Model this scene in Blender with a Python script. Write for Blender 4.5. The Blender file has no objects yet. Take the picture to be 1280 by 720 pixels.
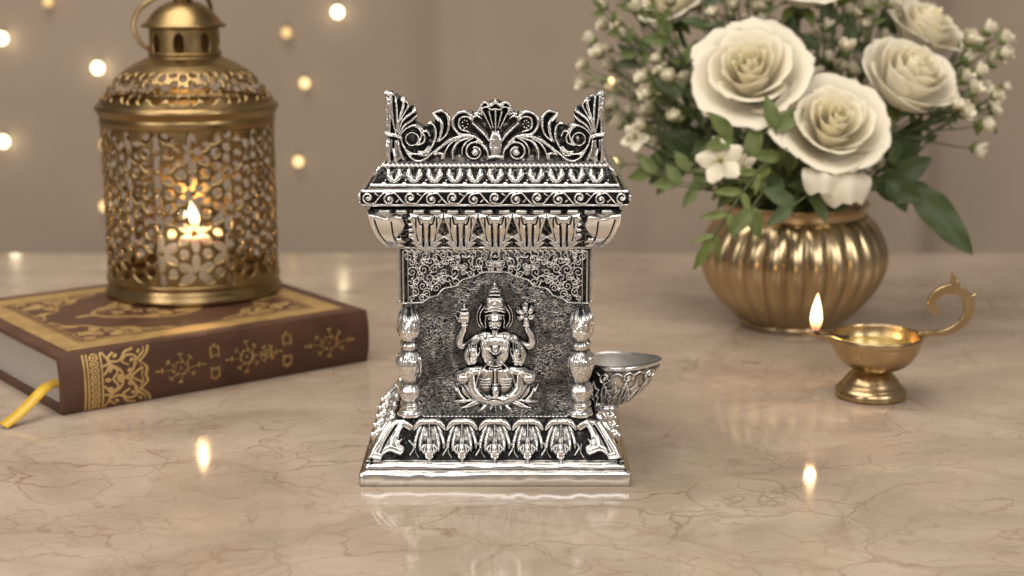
import bpy, math, random
import numpy as np
from mathutils import Vector, Matrix, Quaternion

random.seed(7)
scene = bpy.context.scene
COL = scene.collection
PI = math.pi

# ---------------------------------------------------------------- camera
FPX, PITCH, CAMD, CAMH = 2000.0, math.radians(11.9), 0.618, 0.2125
cam_data = bpy.data.cameras.new("camera")
cam = bpy.data.objects.new("camera", cam_data)
COL.objects.link(cam)
cam.location = (0, -CAMD, CAMH)
cam.rotation_euler = (PI / 2 - PITCH, 0, 0)
cam_data.sensor_width = 36
cam_data.lens = FPX / 1280 * 36
cam_data.clip_start = 0.02
cam_data.clip_end = 50
cam_data.dof.use_dof = True
cam_data.dof.focus_distance = 0.645
cam_data.dof.aperture_fstop = 9.2
cam_data.dof.aperture_blades = 0
scene.camera = cam

# ---------------------------------------------------------------- light and exposure
world = bpy.data.worlds.new("World")
scene.world = world
world.use_nodes = True
world.node_tree.nodes["Background"].inputs[0].default_value = (1.0, 0.87, 0.74, 1)
world.node_tree.nodes["Background"].inputs[1].default_value = 0.20


def area_light(name, loc, target, size, size_y, power, color):
    d = bpy.data.lights.new(name, "AREA")
    d.shape = "RECTANGLE"
    d.size, d.size_y, d.energy, d.color = size, size_y, power, color
    o = bpy.data.objects.new(name, d)
    COL.objects.link(o)
    o.location = loc
    o.rotation_euler = (Vector(target) - Vector(loc)).to_track_quat("-Z", "Y").to_euler()
    return o


area_light("overhead_softbox", (-0.25, 0.05, 1.15), (0, 0.25, 0), 1.0, 0.8, 12.0, (1.0, 0.90, 0.77))
area_light("left_softbox", (-0.85, -0.75, 0.55), (0, 0.1, 0.08), 0.45, 0.6, 4.6, (1.0, 0.94, 0.87))
area_light("right_softbox", (0.8, -0.7, 0.6), (0, 0.1, 0.08), 0.3, 0.5, 4.0, (1.0, 0.93, 0.85))
area_light("front_softbox", (0.05, -1.25, 0.75), (0, 0.1, 0.08), 0.7, 0.35, 5.2, (1.0, 0.95, 0.89))
scene.view_settings.view_transform = "Standard"
scene.view_settings.look = "None"
scene.view_settings.exposure = 0.0
scene.view_settings.gamma = 1.0
scene.view_settings.use_curve_mapping = False
scene.render.engine = "CYCLES"
scene.cycles.max_bounces = 8
scene.cycles.glossy_bounces = 4
scene.cycles.sample_clamp_indirect = 4.0
scene.cycles.use_denoising = True

# ---------------------------------------------------------------- measuring helpers
CPOS = np.array([0, -CAMD, CAMH])
FW = np.array([0, math.cos(PITCH), -math.sin(PITCH)])
UP = np.array([0, math.sin(PITCH), math.cos(PITCH)])
RT = np.array([1.0, 0, 0])


def ray(x, y):
    return FW + RT * (x - 640) / FPX + UP * (360 - y) / FPX


def at_y(x, y, Y):
    d = ray(x, y)
    return CPOS + d * ((Y + CAMD) / d[1])


def at_z(x, y, z):
    d = ray(x, y)
    return CPOS + d * ((z - CAMH) / d[2])


def scale_at(p):
    return float((np.array(p) - CPOS) @ FW) / FPX


# ---------------------------------------------------------------- object helpers
ORIGIN = {}


def thing(name, label, cat, loc=(0, 0, 0), group=None, mat=None):
    o = bpy.data.objects.new(name, None)
    COL.objects.link(o)
    o.empty_display_size = 0.01
    m = mat if mat is not None else Matrix.Translation(Vector(loc))
    o.matrix_world = m
    ORIGIN[o] = m.inverted()
    o["label"] = label
    o["category"] = cat
    if group:
        o["group"] = group
    return o


def inv_of(parent):
    p = parent
    while p is not None:
        if p in ORIGIN:
            return ORIGIN[p]
        p = p.parent
    return Matrix.Identity(4)


def mesh_obj(name, verts, faces, mat, parent=None, smooth=True, attrs=None, local=False, uv=None):
    """verts in world coordinates (or the parent's, when local) -> one mesh object"""
    V = np.asarray(verts, dtype=float).reshape(-1, 3)
    if parent is not None and not local:
        M = np.array(inv_of(parent))
        V = V @ M[:3, :3].T + M[:3, 3]
    me = bpy.data.meshes.new(name)
    if isinstance(faces, np.ndarray):
        faces = faces.astype(int).tolist()
    me.from_pydata(V.tolist(), [], faces)
    if attrs:
        for k, a in attrs.items():
            at = me.attributes.new(k, "FLOAT", "POINT")
            at.data.foreach_set("value", np.asarray(a, dtype=np.float32).ravel())
    me.polygons.foreach_set("use_smooth", [smooth] * len(me.polygons))
    if mat is not None:
        me.materials.append(mat)
    me.update()
    o = bpy.data.objects.new(name, me)
    COL.objects.link(o)
    if parent is not None:
        o.parent = parent
    return o


def dup(o, parent, rotz=None, loc=None):
    c = o.copy()
    COL.objects.link(c)
    c.parent = parent
    if rotz is not None:
        c.rotation_euler = (0, 0, rotz)
    if loc is not None:
        c.location = loc
    return c


class MB:
    """collects simple shapes into one mesh"""

    def __init__(self):
        self.v, self.f, self.a = [], [], []

    def add(self, v, f, a=None):
        n = len(self.v)
        self.v += [tuple(p) for p in v]
        self.f += [tuple(i + n for i in q) for q in f]
        self.a += list(a) if a is not None else [1.0] * len(v)

    def box(self, lo, hi, M=None):
        x0, y0, z0 = lo
        x1, y1, z1 = hi
        v = [(x0, y0, z0), (x1, y0, z0), (x1, y1, z0), (x0, y1, z0), (x0, y0, z1), (x1, y0, z1), (x1, y1, z1), (x0, y1, z1)]
        if M is not None:
            v = [tuple(M @ Vector(p)) for p in v]
        self.add(v, [(0, 3, 2, 1), (4, 5, 6, 7), (0, 1, 5, 4), (1, 2, 6, 5), (2, 3, 7, 6), (3, 0, 4, 7)])

    def tube(self, pts, rad, n=8, cap=True):
        pts = [Vector(p) for p in pts]
        if not isinstance(rad, (list, tuple, np.ndarray)):
            rad = [rad] * len(pts)
        v, f = [], []
        nrm = None
        for i, p in enumerate(pts):
            t = (pts[min(i + 1, len(pts) - 1)] - pts[max(i - 1, 0)])
            if t.length < 1e-9:
                t = Vector((0, 0, 1))
            t.normalize()
            if nrm is None:
                nrm = t.orthogonal().normalized()
            else:
                nrm = (nrm - t * nrm.dot(t))
                nrm = nrm.normalized() if nrm.length > 1e-6 else t.orthogonal().normalized()
            b = t.cross(nrm)
            for k in range(n):
                a = 2 * PI * k / n
                v.append(p + (nrm * math.cos(a) + b * math.sin(a)) * rad[i])
        for i in range(len(pts) - 1):
            for k in range(n):
                f.append((i * n + k, i * n + (k + 1) % n, (i + 1) * n + (k + 1) % n, (i + 1) * n + k))
        if cap:
            f.append(tuple(reversed(range(n))))
            f.append(tuple((len(pts) - 1) * n + k for k in range(n)))
        self.add(v, f)

    def lathe(self, prof, c, n=48, close=False, rfun=None):
        """prof: (radius, z) list; c: centre (x, y)"""
        v, f = [], []
        for r, z in prof:
            for k in range(n):
                a = 2 * PI * k / n
                rr = rfun(r, z, a) if rfun else r
                v.append((c[0] + rr * math.cos(a), c[1] + rr * math.sin(a), z))
        m = len(prof)
        for i in range(m - 1 + (1 if close else 0)):
            j = (i + 1) % m
            for k in range(n):
                l = (k + 1) % n
                f.append((i * n + k, i * n + l, j * n + l, j * n + k))
        self.add(v, f)

    def ellipsoid(self, c, r, n=10, m=7, M=None):
        v, f = [], []
        for i in range(m + 1):
            t = PI * i / m
            for k in range(n):
                a = 2 * PI * k / n
                p = Vector((r[0] * math.sin(t) * math.cos(a), r[1] * math.sin(t) * math.sin(a), r[2] * math.cos(t)))
                if M is not None:
                    p = M @ p
                v.append((c[0] + p[0], c[1] + p[1], c[2] + p[2]))
        for i in range(m):
            for k in range(n):
                l = (k + 1) % n
                f.append((i * n + k, (i + 1) * n + k, (i + 1) * n + l, i * n + l))
        self.add(v, f)

    def build(self, name, mat, parent=None, smooth=True, local=False, patina=False):
        return mesh_obj(name, self.v, self.f, mat, parent, smooth, {"patina": self.a} if patina else None, local)


def bevel(o, w, seg=2):
    m = o.modifiers.new("bevel", "BEVEL")
    m.width, m.segments, m.limit_method, m.angle_limit = w, seg, "ANGLE", math.radians(35)
    return o


def round_prof(prof, d):
    """replace each inner profile corner by two points a distance d to either side"""
    out = [prof[0]]
    for i in range(1, len(prof) - 1):
        p = np.array(prof[i], float)
        for q in (prof[i - 1], prof[i + 1]):
            q = np.array(q, float)
            L = np.linalg.norm((q - p)[:2])
            k = min(d, L * 0.4) / max(L, 1e-9)
            out.append(tuple(p + (q - p) * k))
    out.append(prof[-1])
    return out


def catmull(pts, n=5):
    P = [np.array(p, float) for p in pts]
    if len(P) < 3:
        return P
    P = [2 * P[0] - P[1]] + P + [2 * P[-1] - P[-2]]
    out = []
    for i in range(1, len(P) - 2):
        for k in range(n):
            t = k / n
            a, b, c, d = P[i - 1], P[i], P[i + 1], P[i + 2]
            out.append(0.5 * (2 * b + (c - a) * t + (2 * a - 5 * b + 4 * c - d) * t * t + (3 * b - a - 3 * c + d) * t ** 3))
    out.append(P[-2])
    return out


def vnoise(X, Y, scale, seed):
    r = np.random.RandomState(seed)
    g = r.rand(128, 128) * 2 - 1
    x, y = X / scale, Y / scale
    xi, yi = np.floor(x).astype(int), np.floor(y).astype(int)
    fx, fy = x - xi, y - yi
    fx = fx * fx * (3 - 2 * fx)
    fy = fy * fy * (3 - 2 * fy)
    G = lambda i, j: g[(yi + j) % 128, (xi + i) % 128]
    return (G(0, 0) * (1 - fx) + G(1, 0) * fx) * (1 - fy) + (G(0, 1) * (1 - fx) + G(1, 1) * fx) * fy


def sstep(a, b, x):
    t = np.clip((x - a) / (b - a), 0, 1)
    return t * t * (3 - 2 * t)


def blur(h, r):
    r = max(1, int(r))
    for ax in (0, 1):
        for _ in range(2):
            pw = [(0, 0), (0, 0)]
            pw[ax] = (r + 1, r)
            c = np.cumsum(np.pad(h, pw, mode="edge"), axis=ax)
            n = h.shape[ax]
            h = (np.take(c, range(2 * r + 1, 2 * r + 1 + n), axis=ax) - np.take(c, range(0, n), axis=ax)) / (2 * r + 1)
    return h


class Rel:
    """a relief worked up as heights over a small flat sheet; units are the sheet's own"""

    def __init__(self, u0, u1, v0, v1, res=2.2):
        self.res = res
        nx, ny = int((u1 - u0) * res) + 1, int((v1 - v0) * res) + 1
        self.X, self.Y = np.meshgrid(np.linspace(u0, u1, nx), np.linspace(v0, v1, ny))
        self.h = np.zeros_like(self.X)
        self.u0, self.v0, self.du, self.dv = u0, v0, (u1 - u0) / (nx - 1), (v1 - v0) / (ny - 1)
        self.mirror = None

    def win(self, x0, x1, y0, y1):
        ny, nx = self.X.shape
        i0, i1 = int(max(0, (x0 - self.u0) / self.du)), int(min(nx, (x1 - self.u0) / self.du + 2))
        j0, j1 = int(max(0, (y0 - self.v0) / self.dv)), int(min(ny, (y1 - self.v0) / self.dv + 2))
        return (slice(j0, j1), slice(i0, i1)) if i1 > i0 and j1 > j0 else None

    def put(self, w, c, op, base=None):
        h = self.h[w]
        if op == "max":
            self.h[w] = np.maximum(h, c)
        elif op == "sub":
            self.h[w] = h - np.maximum(c, 0)
        elif op == "add":
            self.h[w] = h + np.maximum(c, 0)
        elif op == "over":
            self.h[w] = np.where(c > 0, np.maximum(h, c * 0.6 + h * 0.75), h)

    def stroke(self, pts, w, h, op="max", smooth=True, prof="round", base=0.0):
        m = len(pts)
        W = np.interp(np.linspace(0, 1, m), np.linspace(0, 1, len(w)), w) if np.ndim(w) else np.full(m, float(w))
        H = np.interp(np.linspace(0, 1, m), np.linspace(0, 1, len(h)), h) if np.ndim(h) else np.full(m, float(h))
        P = [(p[0], p[1], a, b) for p, a, b in zip(pts, W, H)]
        for mir in ([False, True] if self.mirror is not None else [False]):
            Q = [((2 * self.mirror - p[0]) if mir else p[0], p[1], p[2], p[3]) for p in P]
            Q = catmull(Q) if smooth and len(Q) > 2 else [np.array(q, float) for q in Q]
            for a, b in zip(Q[:-1], Q[1:]):
                r = max(a[2], b[2])
                wd = self.win(min(a[0], b[0]) - r, max(a[0], b[0]) + r, min(a[1], b[1]) - r, max(a[1], b[1]) + r)
                if wd is None:
                    continue
                dx, dy = b[0] - a[0], b[1] - a[1]
                L2 = dx * dx + dy * dy + 1e-12
                X, Y = self.X[wd], self.Y[wd]
                t = np.clip(((X - a[0]) * dx + (Y - a[1]) * dy) / L2, 0, 1)
                d = np.hypot(X - a[0] - t * dx, Y - a[1] - t * dy)
                ww = np.maximum(a[2] + (b[2] - a[2]) * t, 1e-6)
                hh = a[3] + (b[3] - a[3]) * t
                q = np.clip(1 - (d / ww) ** 2, 0, 1)
                c = np.where(d < ww, base + hh * (np.sqrt(q) if prof == "round" else q ** .75), -1e3)
                if op == "sub":
                    # grooves: take the deepest, not the sum of overlapping segments
                    self.cut[wd] = np.maximum(self.cut[wd], np.where(d < ww, hh * q, 0)) if hasattr(self, "cut") else self.put(wd, hh * q, "sub")
                else:
                    self.put(wd, c, op)

    def grooves(self, lines, w, depth):
        self.cut = np.zeros_like(self.h)
        for l in lines:
            self.stroke(l, w, depth, op="sub")
        self.h = self.h - self.cut
        del self.cut

    def dome(self, cx, cy, rx, ry, h, rot=0.0, op="max", p=0.5):
        for mir in ([False, True] if self.mirror is not None else [False]):
            c0, ro = (2 * self.mirror - cx, -rot) if mir else (cx, rot)
            R = max(rx, ry)
            wd = self.win(c0 - R, c0 + R, cy - R, cy + R)
            if wd is None:
                continue
            X, Y = self.X[wd] - c0, self.Y[wd] - cy
            a, b = X * math.cos(ro) + Y * math.sin(ro), -X * math.sin(ro) + Y * math.cos(ro)
            q = 1 - (a / rx) ** 2 - (b / ry) ** 2
            self.put(wd, np.where(q > 0, h * np.clip(q, 0, 1) ** p, -1e3 if op == "max" else 0), op)

    def spiral(self, cx, cy, r0, r1, turns, a0, w, h, n=None, squash=1.0):
        n = n or int(10 * abs(turns)) + 4
        pts = []
        for i in range(n + 1):
            t = i / n
            r = r0 + (r1 - r0) * t
            a = a0 + 2 * PI * turns * t
            pts.append((cx + r * math.cos(a), cy + squash * r * math.sin(a)))
        self.stroke(pts, w, h)

    def polysdf(self, pts):
        X, Y = self.X, self.Y
        d = np.full(X.shape, 1e9)
        s = np.ones(X.shape)
        n = len(pts)
        for i in range(n):
            ax, ay = pts[i][:2]
            bx, by = pts[i - 1][:2]
            ex, ey = bx - ax, by - ay
            wx, wy = X - ax, Y - ay
            t = np.clip((wx * ex + wy * ey) / (ex * ex + ey * ey + 1e-12), 0, 1)
            d = np.minimum(d, (wx - ex * t) ** 2 + (wy - ey * t) ** 2)
            c1, c2, c3 = Y >= ay, Y < by, ex * wy > ey * wx
            fl = (c1 & c2 & c3) | (~c1 & ~c2 & ~c3)
            s = np.where(fl, -s, s)
        return s * np.sqrt(d)

    def pillow(self, pts, h, r):
        for mir in ([False, True] if self.mirror is not None else [False]):
            q = [(2 * self.mirror - p[0], p[1]) for p in pts] if mir else pts
            f = self.polysdf(q)
            self.h = np.maximum(self.h, np.where(f < 0, h * np.sqrt(1 - np.clip(1 + f / r, 0, 1) ** 2), -1e3))

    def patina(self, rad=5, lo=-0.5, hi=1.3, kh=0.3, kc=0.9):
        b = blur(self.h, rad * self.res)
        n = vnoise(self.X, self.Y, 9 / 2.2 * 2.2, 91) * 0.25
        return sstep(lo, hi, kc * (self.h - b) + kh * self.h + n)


def sheet(name, U, V, F, Hf, Hb, mapf, mat, parent=None, pat=None, back=True, local=False, smooth=True, walls=True):
    """mesh over the cells of a grid where F < 0, outline snapped to F = 0, front at height Hf, back at height Hb"""
    ny, nx = U.shape
    if F is None:
        cell = np.ones((ny - 1, nx - 1), bool)
    else:
        Fc = (F[:-1, :-1] + F[1:, :-1] + F[:-1, 1:] + F[1:, 1:]) / 4
        cell = Fc < 0
        pc = np.pad(cell, 1)
        cnt = pc[:-1, :-1].astype(int) + pc[1:, :-1] + pc[:-1, 1:] + pc[1:, 1:]
        edge = (cnt > 0) & (cnt < 4)
        du, dv = U[0, 1] - U[0, 0], V[1, 0] - V[0, 0]
        gv, gu = np.gradient(F, dv, du)
        g2 = gu * gu + gv * gv + 1e-12
        su, sv = np.clip(-F * gu / g2, -0.6 * abs(du), 0.6 * abs(du)), np.clip(-F * gv / g2, -0.6 * abs(dv), 0.6 * abs(dv))
        U = np.where(edge, U + su, U)
        V = np.where(edge, V + sv, V)
    Pf = mapf(U, V, Hf)
    idx = np.arange(ny * nx).reshape(ny, nx)
    a, b, c, d = idx[1:, :-1], idx[1:, 1:], idx[:-1, 1:], idx[:-1, :-1]
    faces = [np.stack([q[cell] for q in (a, b, c, d)], 1)]
    Ps = [Pf.reshape(-1, 3)]
    N = ny * nx
    if back or walls:
        Ps.append(mapf(U, V, Hb).reshape(-1, 3))
    if back:
        faces.append(np.stack([q[cell] + N for q in (d, c, b, a)], 1))
    if walls:
        pc = np.pad(cell, 1)
        L = cell & ~pc[1:-1, :-2]
        R_ = cell & ~pc[1:-1, 2:]
        T = cell & ~pc[:-2, 1:-1]
        B = cell & ~pc[2:, 1:-1]
        for m, p, q in ((L, a, d), (B, b, a), (R_, c, b), (T, d, c)):
            faces.append(np.stack([p[m], q[m], q[m] + N, p[m] + N], 1))
    faces = np.concatenate(faces)
    Pall = np.concatenate(Ps)
    used = np.unique(faces)
    re = np.zeros(len(Pall), int)
    re[used] = np.arange(len(used))
    attrs = None
    if pat is not None:
        pp = np.concatenate([pat.ravel(), pat.ravel() * 0.3]) if len(Ps) > 1 else pat.ravel()
        attrs = {"patina": pp[used]}
    return mesh_obj(name, Pall[used], re[faces], mat, parent, smooth, attrs, local)


# ---------------------------------------------------------------- materials
def new_mat(name):
    m = bpy.data.materials.new(name)
    m.use_nodes = True
    nt = m.node_tree
    return m, nt, nt.nodes["Principled BSDF"]


def N(nt, t, **kw):
    n = nt.nodes.new(t)
    for k, v in kw.items():
        setattr(n, k, v)
    return n


def ramp(nt, stops, interp="LINEAR"):
    r = nt.nodes.new("ShaderNodeValToRGB")
    cr = r.color_ramp
    cr.interpolation = interp
    while len(cr.elements) < len(stops):
        cr.elements.new(0.5)
    for e, (p, c) in zip(cr.elements, stops):
        e.position = p
        e.color = (*c, 1) if len(c) == 3 else c
    return r


def simple_mat(name, c1, c2=None, rough=0.5, metal=0.0, scale=60, bump=0.0, rvar=0.1, sss=0.0, bscale=None, coat=0.0):
    m, nt, b = new_mat(name)
    tc = N(nt, "ShaderNodeTexCoord")
    nz = N(nt, "ShaderNodeTexNoise")
    nz.inputs["Scale"].default_value = scale
    nz.inputs["Detail"].default_value = 6
    nt.links.new(tc.outputs["Object"], nz.inputs["Vector"])
    r = ramp(nt, [(0.3, c1), (0.7, c2 or c1)])
    nt.links.new(nz.outputs["Fac"], r.inputs["Fac"])
    nt.links.new(r.outputs["Color"], b.inputs["Base Color"])
    mr = N(nt, "ShaderNodeMapRange")
    mr.inputs["From Min"].default_value, mr.inputs["From Max"].default_value = 0.3, 0.7
    mr.inputs["To Min"].default_value, mr.inputs["To Max"].default_value = max(0.02, rough - rvar), rough + rvar
    nt.links.new(nz.outputs["Fac"], mr.inputs["Value"])
    nt.links.new(mr.outputs["Result"], b.inputs["Roughness"])
    b.inputs["Metallic"].default_value = metal
    b.inputs["Coat Weight"].default_value = coat
    if sss:
        b.inputs["Subsurface Weight"].default_value = sss
        b.inputs["Subsurface Radius"].default_value = (0.0035, 0.0028, 0.002)
        b.inputs["Subsurface Scale"].default_value = 1.0
    if bump:
        n2 = N(nt, "ShaderNodeTexNoise")
        n2.inputs["Scale"].default_value = bscale or scale * 4
        n2.inputs["Detail"].default_value = 4
        nt.links.new(tc.outputs["Object"], n2.inputs["Vector"])
        bp = N(nt, "ShaderNodeBump")
        bp.inputs["Strength"].default_value = bump
        bp.inputs["Distance"].default_value = 0.0006
        nt.links.new(n2.outputs["Fac"], bp.inputs["Height"])
        nt.links.new(bp.outputs["Normal"], b.inputs["Normal"])
    return m


def silver_mat():
    m, nt, b = new_mat("antique_silver")
    at = N(nt, "ShaderNodeAttribute", attribute_name="patina")
    tc = N(nt, "ShaderNodeTexCoord")
    nz = N(nt, "ShaderNodeTexNoise")
    nz.inputs["Scale"].default_value, nz.inputs["Detail"].default_value = 420, 5
    nt.links.new(tc.outputs["Object"], nz.inputs["Vector"])
    ad = N(nt, "ShaderNodeMath", operation="MULTIPLY_ADD")
    ad.inputs[1].default_value, ad.inputs[2].default_value = 0.5, -0.25
    nt.links.new(nz.outputs["Fac"], ad.inputs[0])
    sm = N(nt, "ShaderNodeMath", operation="ADD")
    nt.links.new(at.outputs["Fac"], sm.inputs[0])
    nt.links.new(ad.outputs[0], sm.inputs[1])
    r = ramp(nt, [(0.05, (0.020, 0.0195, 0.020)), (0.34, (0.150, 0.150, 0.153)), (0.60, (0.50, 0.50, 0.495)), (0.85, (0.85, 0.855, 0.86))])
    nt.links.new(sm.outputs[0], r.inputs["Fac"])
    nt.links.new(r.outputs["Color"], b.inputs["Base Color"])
    mr = N(nt, "ShaderNodeMapRange")
    mr.inputs["To Min"].default_value, mr.inputs["To Max"].default_value = 0.46, 0.20
    nt.links.new(sm.outputs[0], mr.inputs["Value"])
    nt.links.new(mr.outputs["Result"], b.inputs["Roughness"])
    b.inputs["Metallic"].default_value = 1.0
    n2 = N(nt, "ShaderNodeTexNoise")
    n2.inputs["Scale"].default_value, n2.inputs["Detail"].default_value = 900, 3
    nt.links.new(tc.outputs["Object"], n2.inputs["Vector"])
    bp = N(nt, "ShaderNodeBump")
    bp.inputs["Strength"].default_value, bp.inputs["Distance"].default_value = 0.12, 0.0002
    nt.links.new(n2.outputs["Fac"], bp.inputs["Height"])
    nt.links.new(bp.outputs["Normal"], b.inputs["Normal"])
    return m


def marble_mat():
    m, nt, b = new_mat("beige_marble")
    tc = N(nt, "ShaderNodeTexCoord")
    wn = N(nt, "ShaderNodeTexNoise")
    wn.inputs["Scale"].default_value, wn.inputs["Detail"].default_value = 9, 6
    nt.links.new(tc.outputs["Object"], wn.inputs["Vector"])
    mx = N(nt, "ShaderNodeMixRGB", blend_type="LINEAR_LIGHT")
    mx.inputs["Fac"].default_value = 0.09
    mp = N(nt, "ShaderNodeMapping")
    mp.inputs["Rotation"].default_value = (0, 0, 0.5)
    mp.inputs["Scale"].default_value = (1.0, 1.7, 1)
    nt.links.new(tc.outputs["Object"], mp.inputs["Vector"])
    nt.links.new(mp.outputs["Vector"], mx.inputs[1])
    nt.links.new(wn.outputs["Color"], mx.inputs[2])
    cur = None
    for sc, lo, amt in ((15, 0.019, 0.72), (38, 0.034, 0.50), (7.0, 0.022, 0.34), (90, .05, .18)):
        v = N(nt, "ShaderNodeTexVoronoi", feature="DISTANCE_TO_EDGE")
        v.inputs["Scale"].default_value = sc
        nt.links.new(mx.outputs[0], v.inputs["Vector"])
        mr = N(nt, "ShaderNodeMapRange")
        mr.inputs["From Min"].default_value, mr.inputs["From Max"].default_value = 0.0, lo
        mr.inputs["To Min"].default_value, mr.inputs["To Max"].default_value = amt * .85, 0
        nt.links.new(v.outputs["Distance"], mr.inputs["Value"])
        # veins fade in and out along their run
        fn = N(nt, "ShaderNodeTexNoise")
        fn.inputs["Scale"].default_value, fn.inputs["Detail"].default_value = sc * 0.8, 3
        nt.links.new(tc.outputs["Object"], fn.inputs["Vector"])
        fr = N(nt, "ShaderNodeMapRange")
        fr.inputs["From Min"].default_value, fr.inputs["From Max"].default_value = 0.37, 0.58
        nt.links.new(fn.outputs["Fac"], fr.inputs["Value"])
        ml = N(nt, "ShaderNodeMath", operation="MULTIPLY")
        nt.links.new(mr.outputs["Result"], ml.inputs[0])
        nt.links.new(fr.outputs["Result"], ml.inputs[1])
        if cur is None:
            cur = ml
        else:
            mm = N(nt, "ShaderNodeMath", operation="MAXIMUM")
            nt.links.new(cur.outputs[0], mm.inputs[0])
            nt.links.new(ml.outputs[0], mm.inputs[1])
            cur = mm
    cl = N(nt, "ShaderNodeTexNoise")
    cl.inputs["Scale"].default_value, cl.inputs["Detail"].default_value = 14, 8
    nt.links.new(mx.outputs[0], cl.inputs["Vector"])
    base = ramp(nt, [(0.30, (0.350, 0.280, 0.220)), (0.52, (0.440, 0.357, 0.286)), (0.72, (0.52, 0.432, 0.354))])
    nt.links.new(cl.outputs["Fac"], base.inputs["Fac"])
    mix = N(nt, "ShaderNodeMixRGB")
    mix.inputs[2].default_value = (0.20, 0.115, 0.065, 1)
    nt.links.new(cur.outputs[0], mix.inputs["Fac"])
    nt.links.new(base.outputs["Color"], mix.inputs[1])
    nt.links.new(mix.outputs[0], b.inputs["Base Color"])
    rr = N(nt, "ShaderNodeMapRange")
    rr.inputs["From Min"].default_value, rr.inputs["From Max"].default_value = 0.3, 0.7
    rr.inputs["To Min"].default_value, rr.inputs["To Max"].default_value = 0.045, 0.16
    nt.links.new(cl.outputs["Fac"], rr.inputs["Value"])
    nt.links.new(rr.outputs["Result"], b.inputs["Roughness"])
    b.inputs["Specular IOR Level"].default_value = 0.24
    return m


def petal_mat():
    m, nt, b = new_mat("cream_petal")
    at = N(nt, "ShaderNodeAttribute", attribute_name="heart")
    r = ramp(nt, [(0.0, (0.97, 0.925, 0.81)), (0.6, (0.97, 0.915, 0.72)), (1.0, (0.97, 0.87, 0.58))])
    nt.links.new(at.outputs["Fac"], r.inputs["Fac"])
    nt.links.new(r.outputs["Color"], b.inputs["Base Color"])
    b.inputs["Roughness"].default_value = 0.55
    b.inputs["Specular IOR Level"].default_value = 0.25
    b.inputs["Sheen Weight"].default_value = 0.15
    tr = N(nt, "ShaderNodeBsdfTranslucent")
    nt.links.new(r.outputs["Color"], tr.inputs["Color"])
    ms = N(nt, "ShaderNodeMixShader")
    ms.inputs["Fac"].default_value = 0.36
    out = nt.nodes["Material Output"]
    nt.links.new(b.outputs["BSDF"], ms.inputs[1])
    nt.links.new(tr.outputs["BSDF"], ms.inputs[2])
    nt.links.new(ms.outputs[0], out.inputs["Surface"])
    return m


def emit_mat(name, color, strength):
    m, nt, b = new_mat(name)
    b.inputs["Base Color"].default_value = (*color, 1)
    b.inputs["Emission Color"].default_value = (*color, 1)
    b.inputs["Emission Strength"].default_value = strength
    return m


def flame_mat(name, z0, z1, strength):
    """hot yellow white body over a bluish dim root, by height on the flame itself"""
    m, nt, b = new_mat(name)
    tc = N(nt, "ShaderNodeTexCoord")
    sp = N(nt, "ShaderNodeSeparateXYZ")
    nt.links.new(tc.outputs["Generated"], sp.inputs[0])
    r = ramp(nt, [(0.0, (0.10, 0.05, 0.06)), (0.14, (0.45, 0.16, 0.05)), (0.30, (1, 0.62, 0.28)), (0.55, (1, 0.80, 0.52)), (0.8, (1, 0.78, 0.46)), (1, (1, 0.50, 0.16))])
    nt.links.new(sp.outputs["Z"], r.inputs["Fac"])
    nt.links.new(r.outputs["Color"], b.inputs["Emission Color"])
    em = N(nt, "ShaderNodeEmission")
    em.inputs["Strength"].default_value = strength
    nt.links.new(r.outputs["Color"], em.inputs["Color"])
    tr = N(nt, "ShaderNodeBsdfTransparent")
    ad = N(nt, "ShaderNodeAddShader")
    nt.links.new(em.outputs[0], ad.inputs[0])
    nt.links.new(tr.outputs[0], ad.inputs[1])
    nt.links.new(ad.outputs[0], nt.nodes["Material Output"].inputs["Surface"])
    return m


SILVER = silver_mat()
MARBLE = marble_mat()
PETAL = petal_mat()
BRASS = simple_mat("aged_brass", (0.25, 0.170, 0.080), (0.38, 0.27, 0.130), 0.32, 1.0, 45, 0.16, 0.10, bscale=300)
BRASS_IN = BRASS
VASE_BRASS = simple_mat("polished_brass", (0.44, 0.335, 0.20), (0.54, 0.425, 0.265), 0.26, 1.0, 22, 0.05, 0.06)
LAMP_BRASS = simple_mat("spun_brass", (0.44, 0.325, 0.18), (0.54, 0.41, 0.24), 0.27, 1.0, 60, 0.08, 0.06)
LEATHER = simple_mat("brown_leather", (0.066, 0.026, 0.014), (0.122, 0.053, 0.030), 0.46, 0, 38, 0.5, 0.06, bscale=1400)
GOLD = simple_mat("gold_leaf", (0.50, 0.33, 0.12), (0.62, 0.43, 0.18), 0.42, 0.55, 160, 0.2, 0.1)
GOLD_DIM = simple_mat("rubbed_gold", (0.26, 0.165, 0.060), (0.50, 0.34, 0.14), 0.45, 0.5, 420, 0.2, 0.1)
PAPER = simple_mat("paper_edge", (0.50, 0.44, 0.38), (0.58, 0.52, 0.46), 0.8, 0, 80)
RIBBON = simple_mat("yellow_satin", (0.62, 0.38, 0.03), (0.72, 0.47, 0.05), 0.35, 0, 200)
WAX = simple_mat("ivory_wax", (0.90, 0.74, 0.55), (0.94, 0.80, 0.62), 0.5, 0, 30, sss=1.0)
WICK = simple_mat("charred_wick", (0.02, 0.015, 0.01), (0.05, 0.03, 0.02), 0.9)
LEAF_DARK = simple_mat("dark_leaf", (0.040, 0.062, 0.018), (0.066, 0.100, 0.028), 0.48, 0, 60, 0.2)
LEAF_MID = simple_mat("mid_leaf", (0.078, 0.108, 0.022), (0.120, 0.160, 0.038), 0.5, 0, 60, 0.2)
LEAF_PALE = simple_mat("pale_leaf", (0.110, 0.150, 0.030), (0.165, 0.205, 0.055), 0.5, 0, 60, 0.2)
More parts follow.
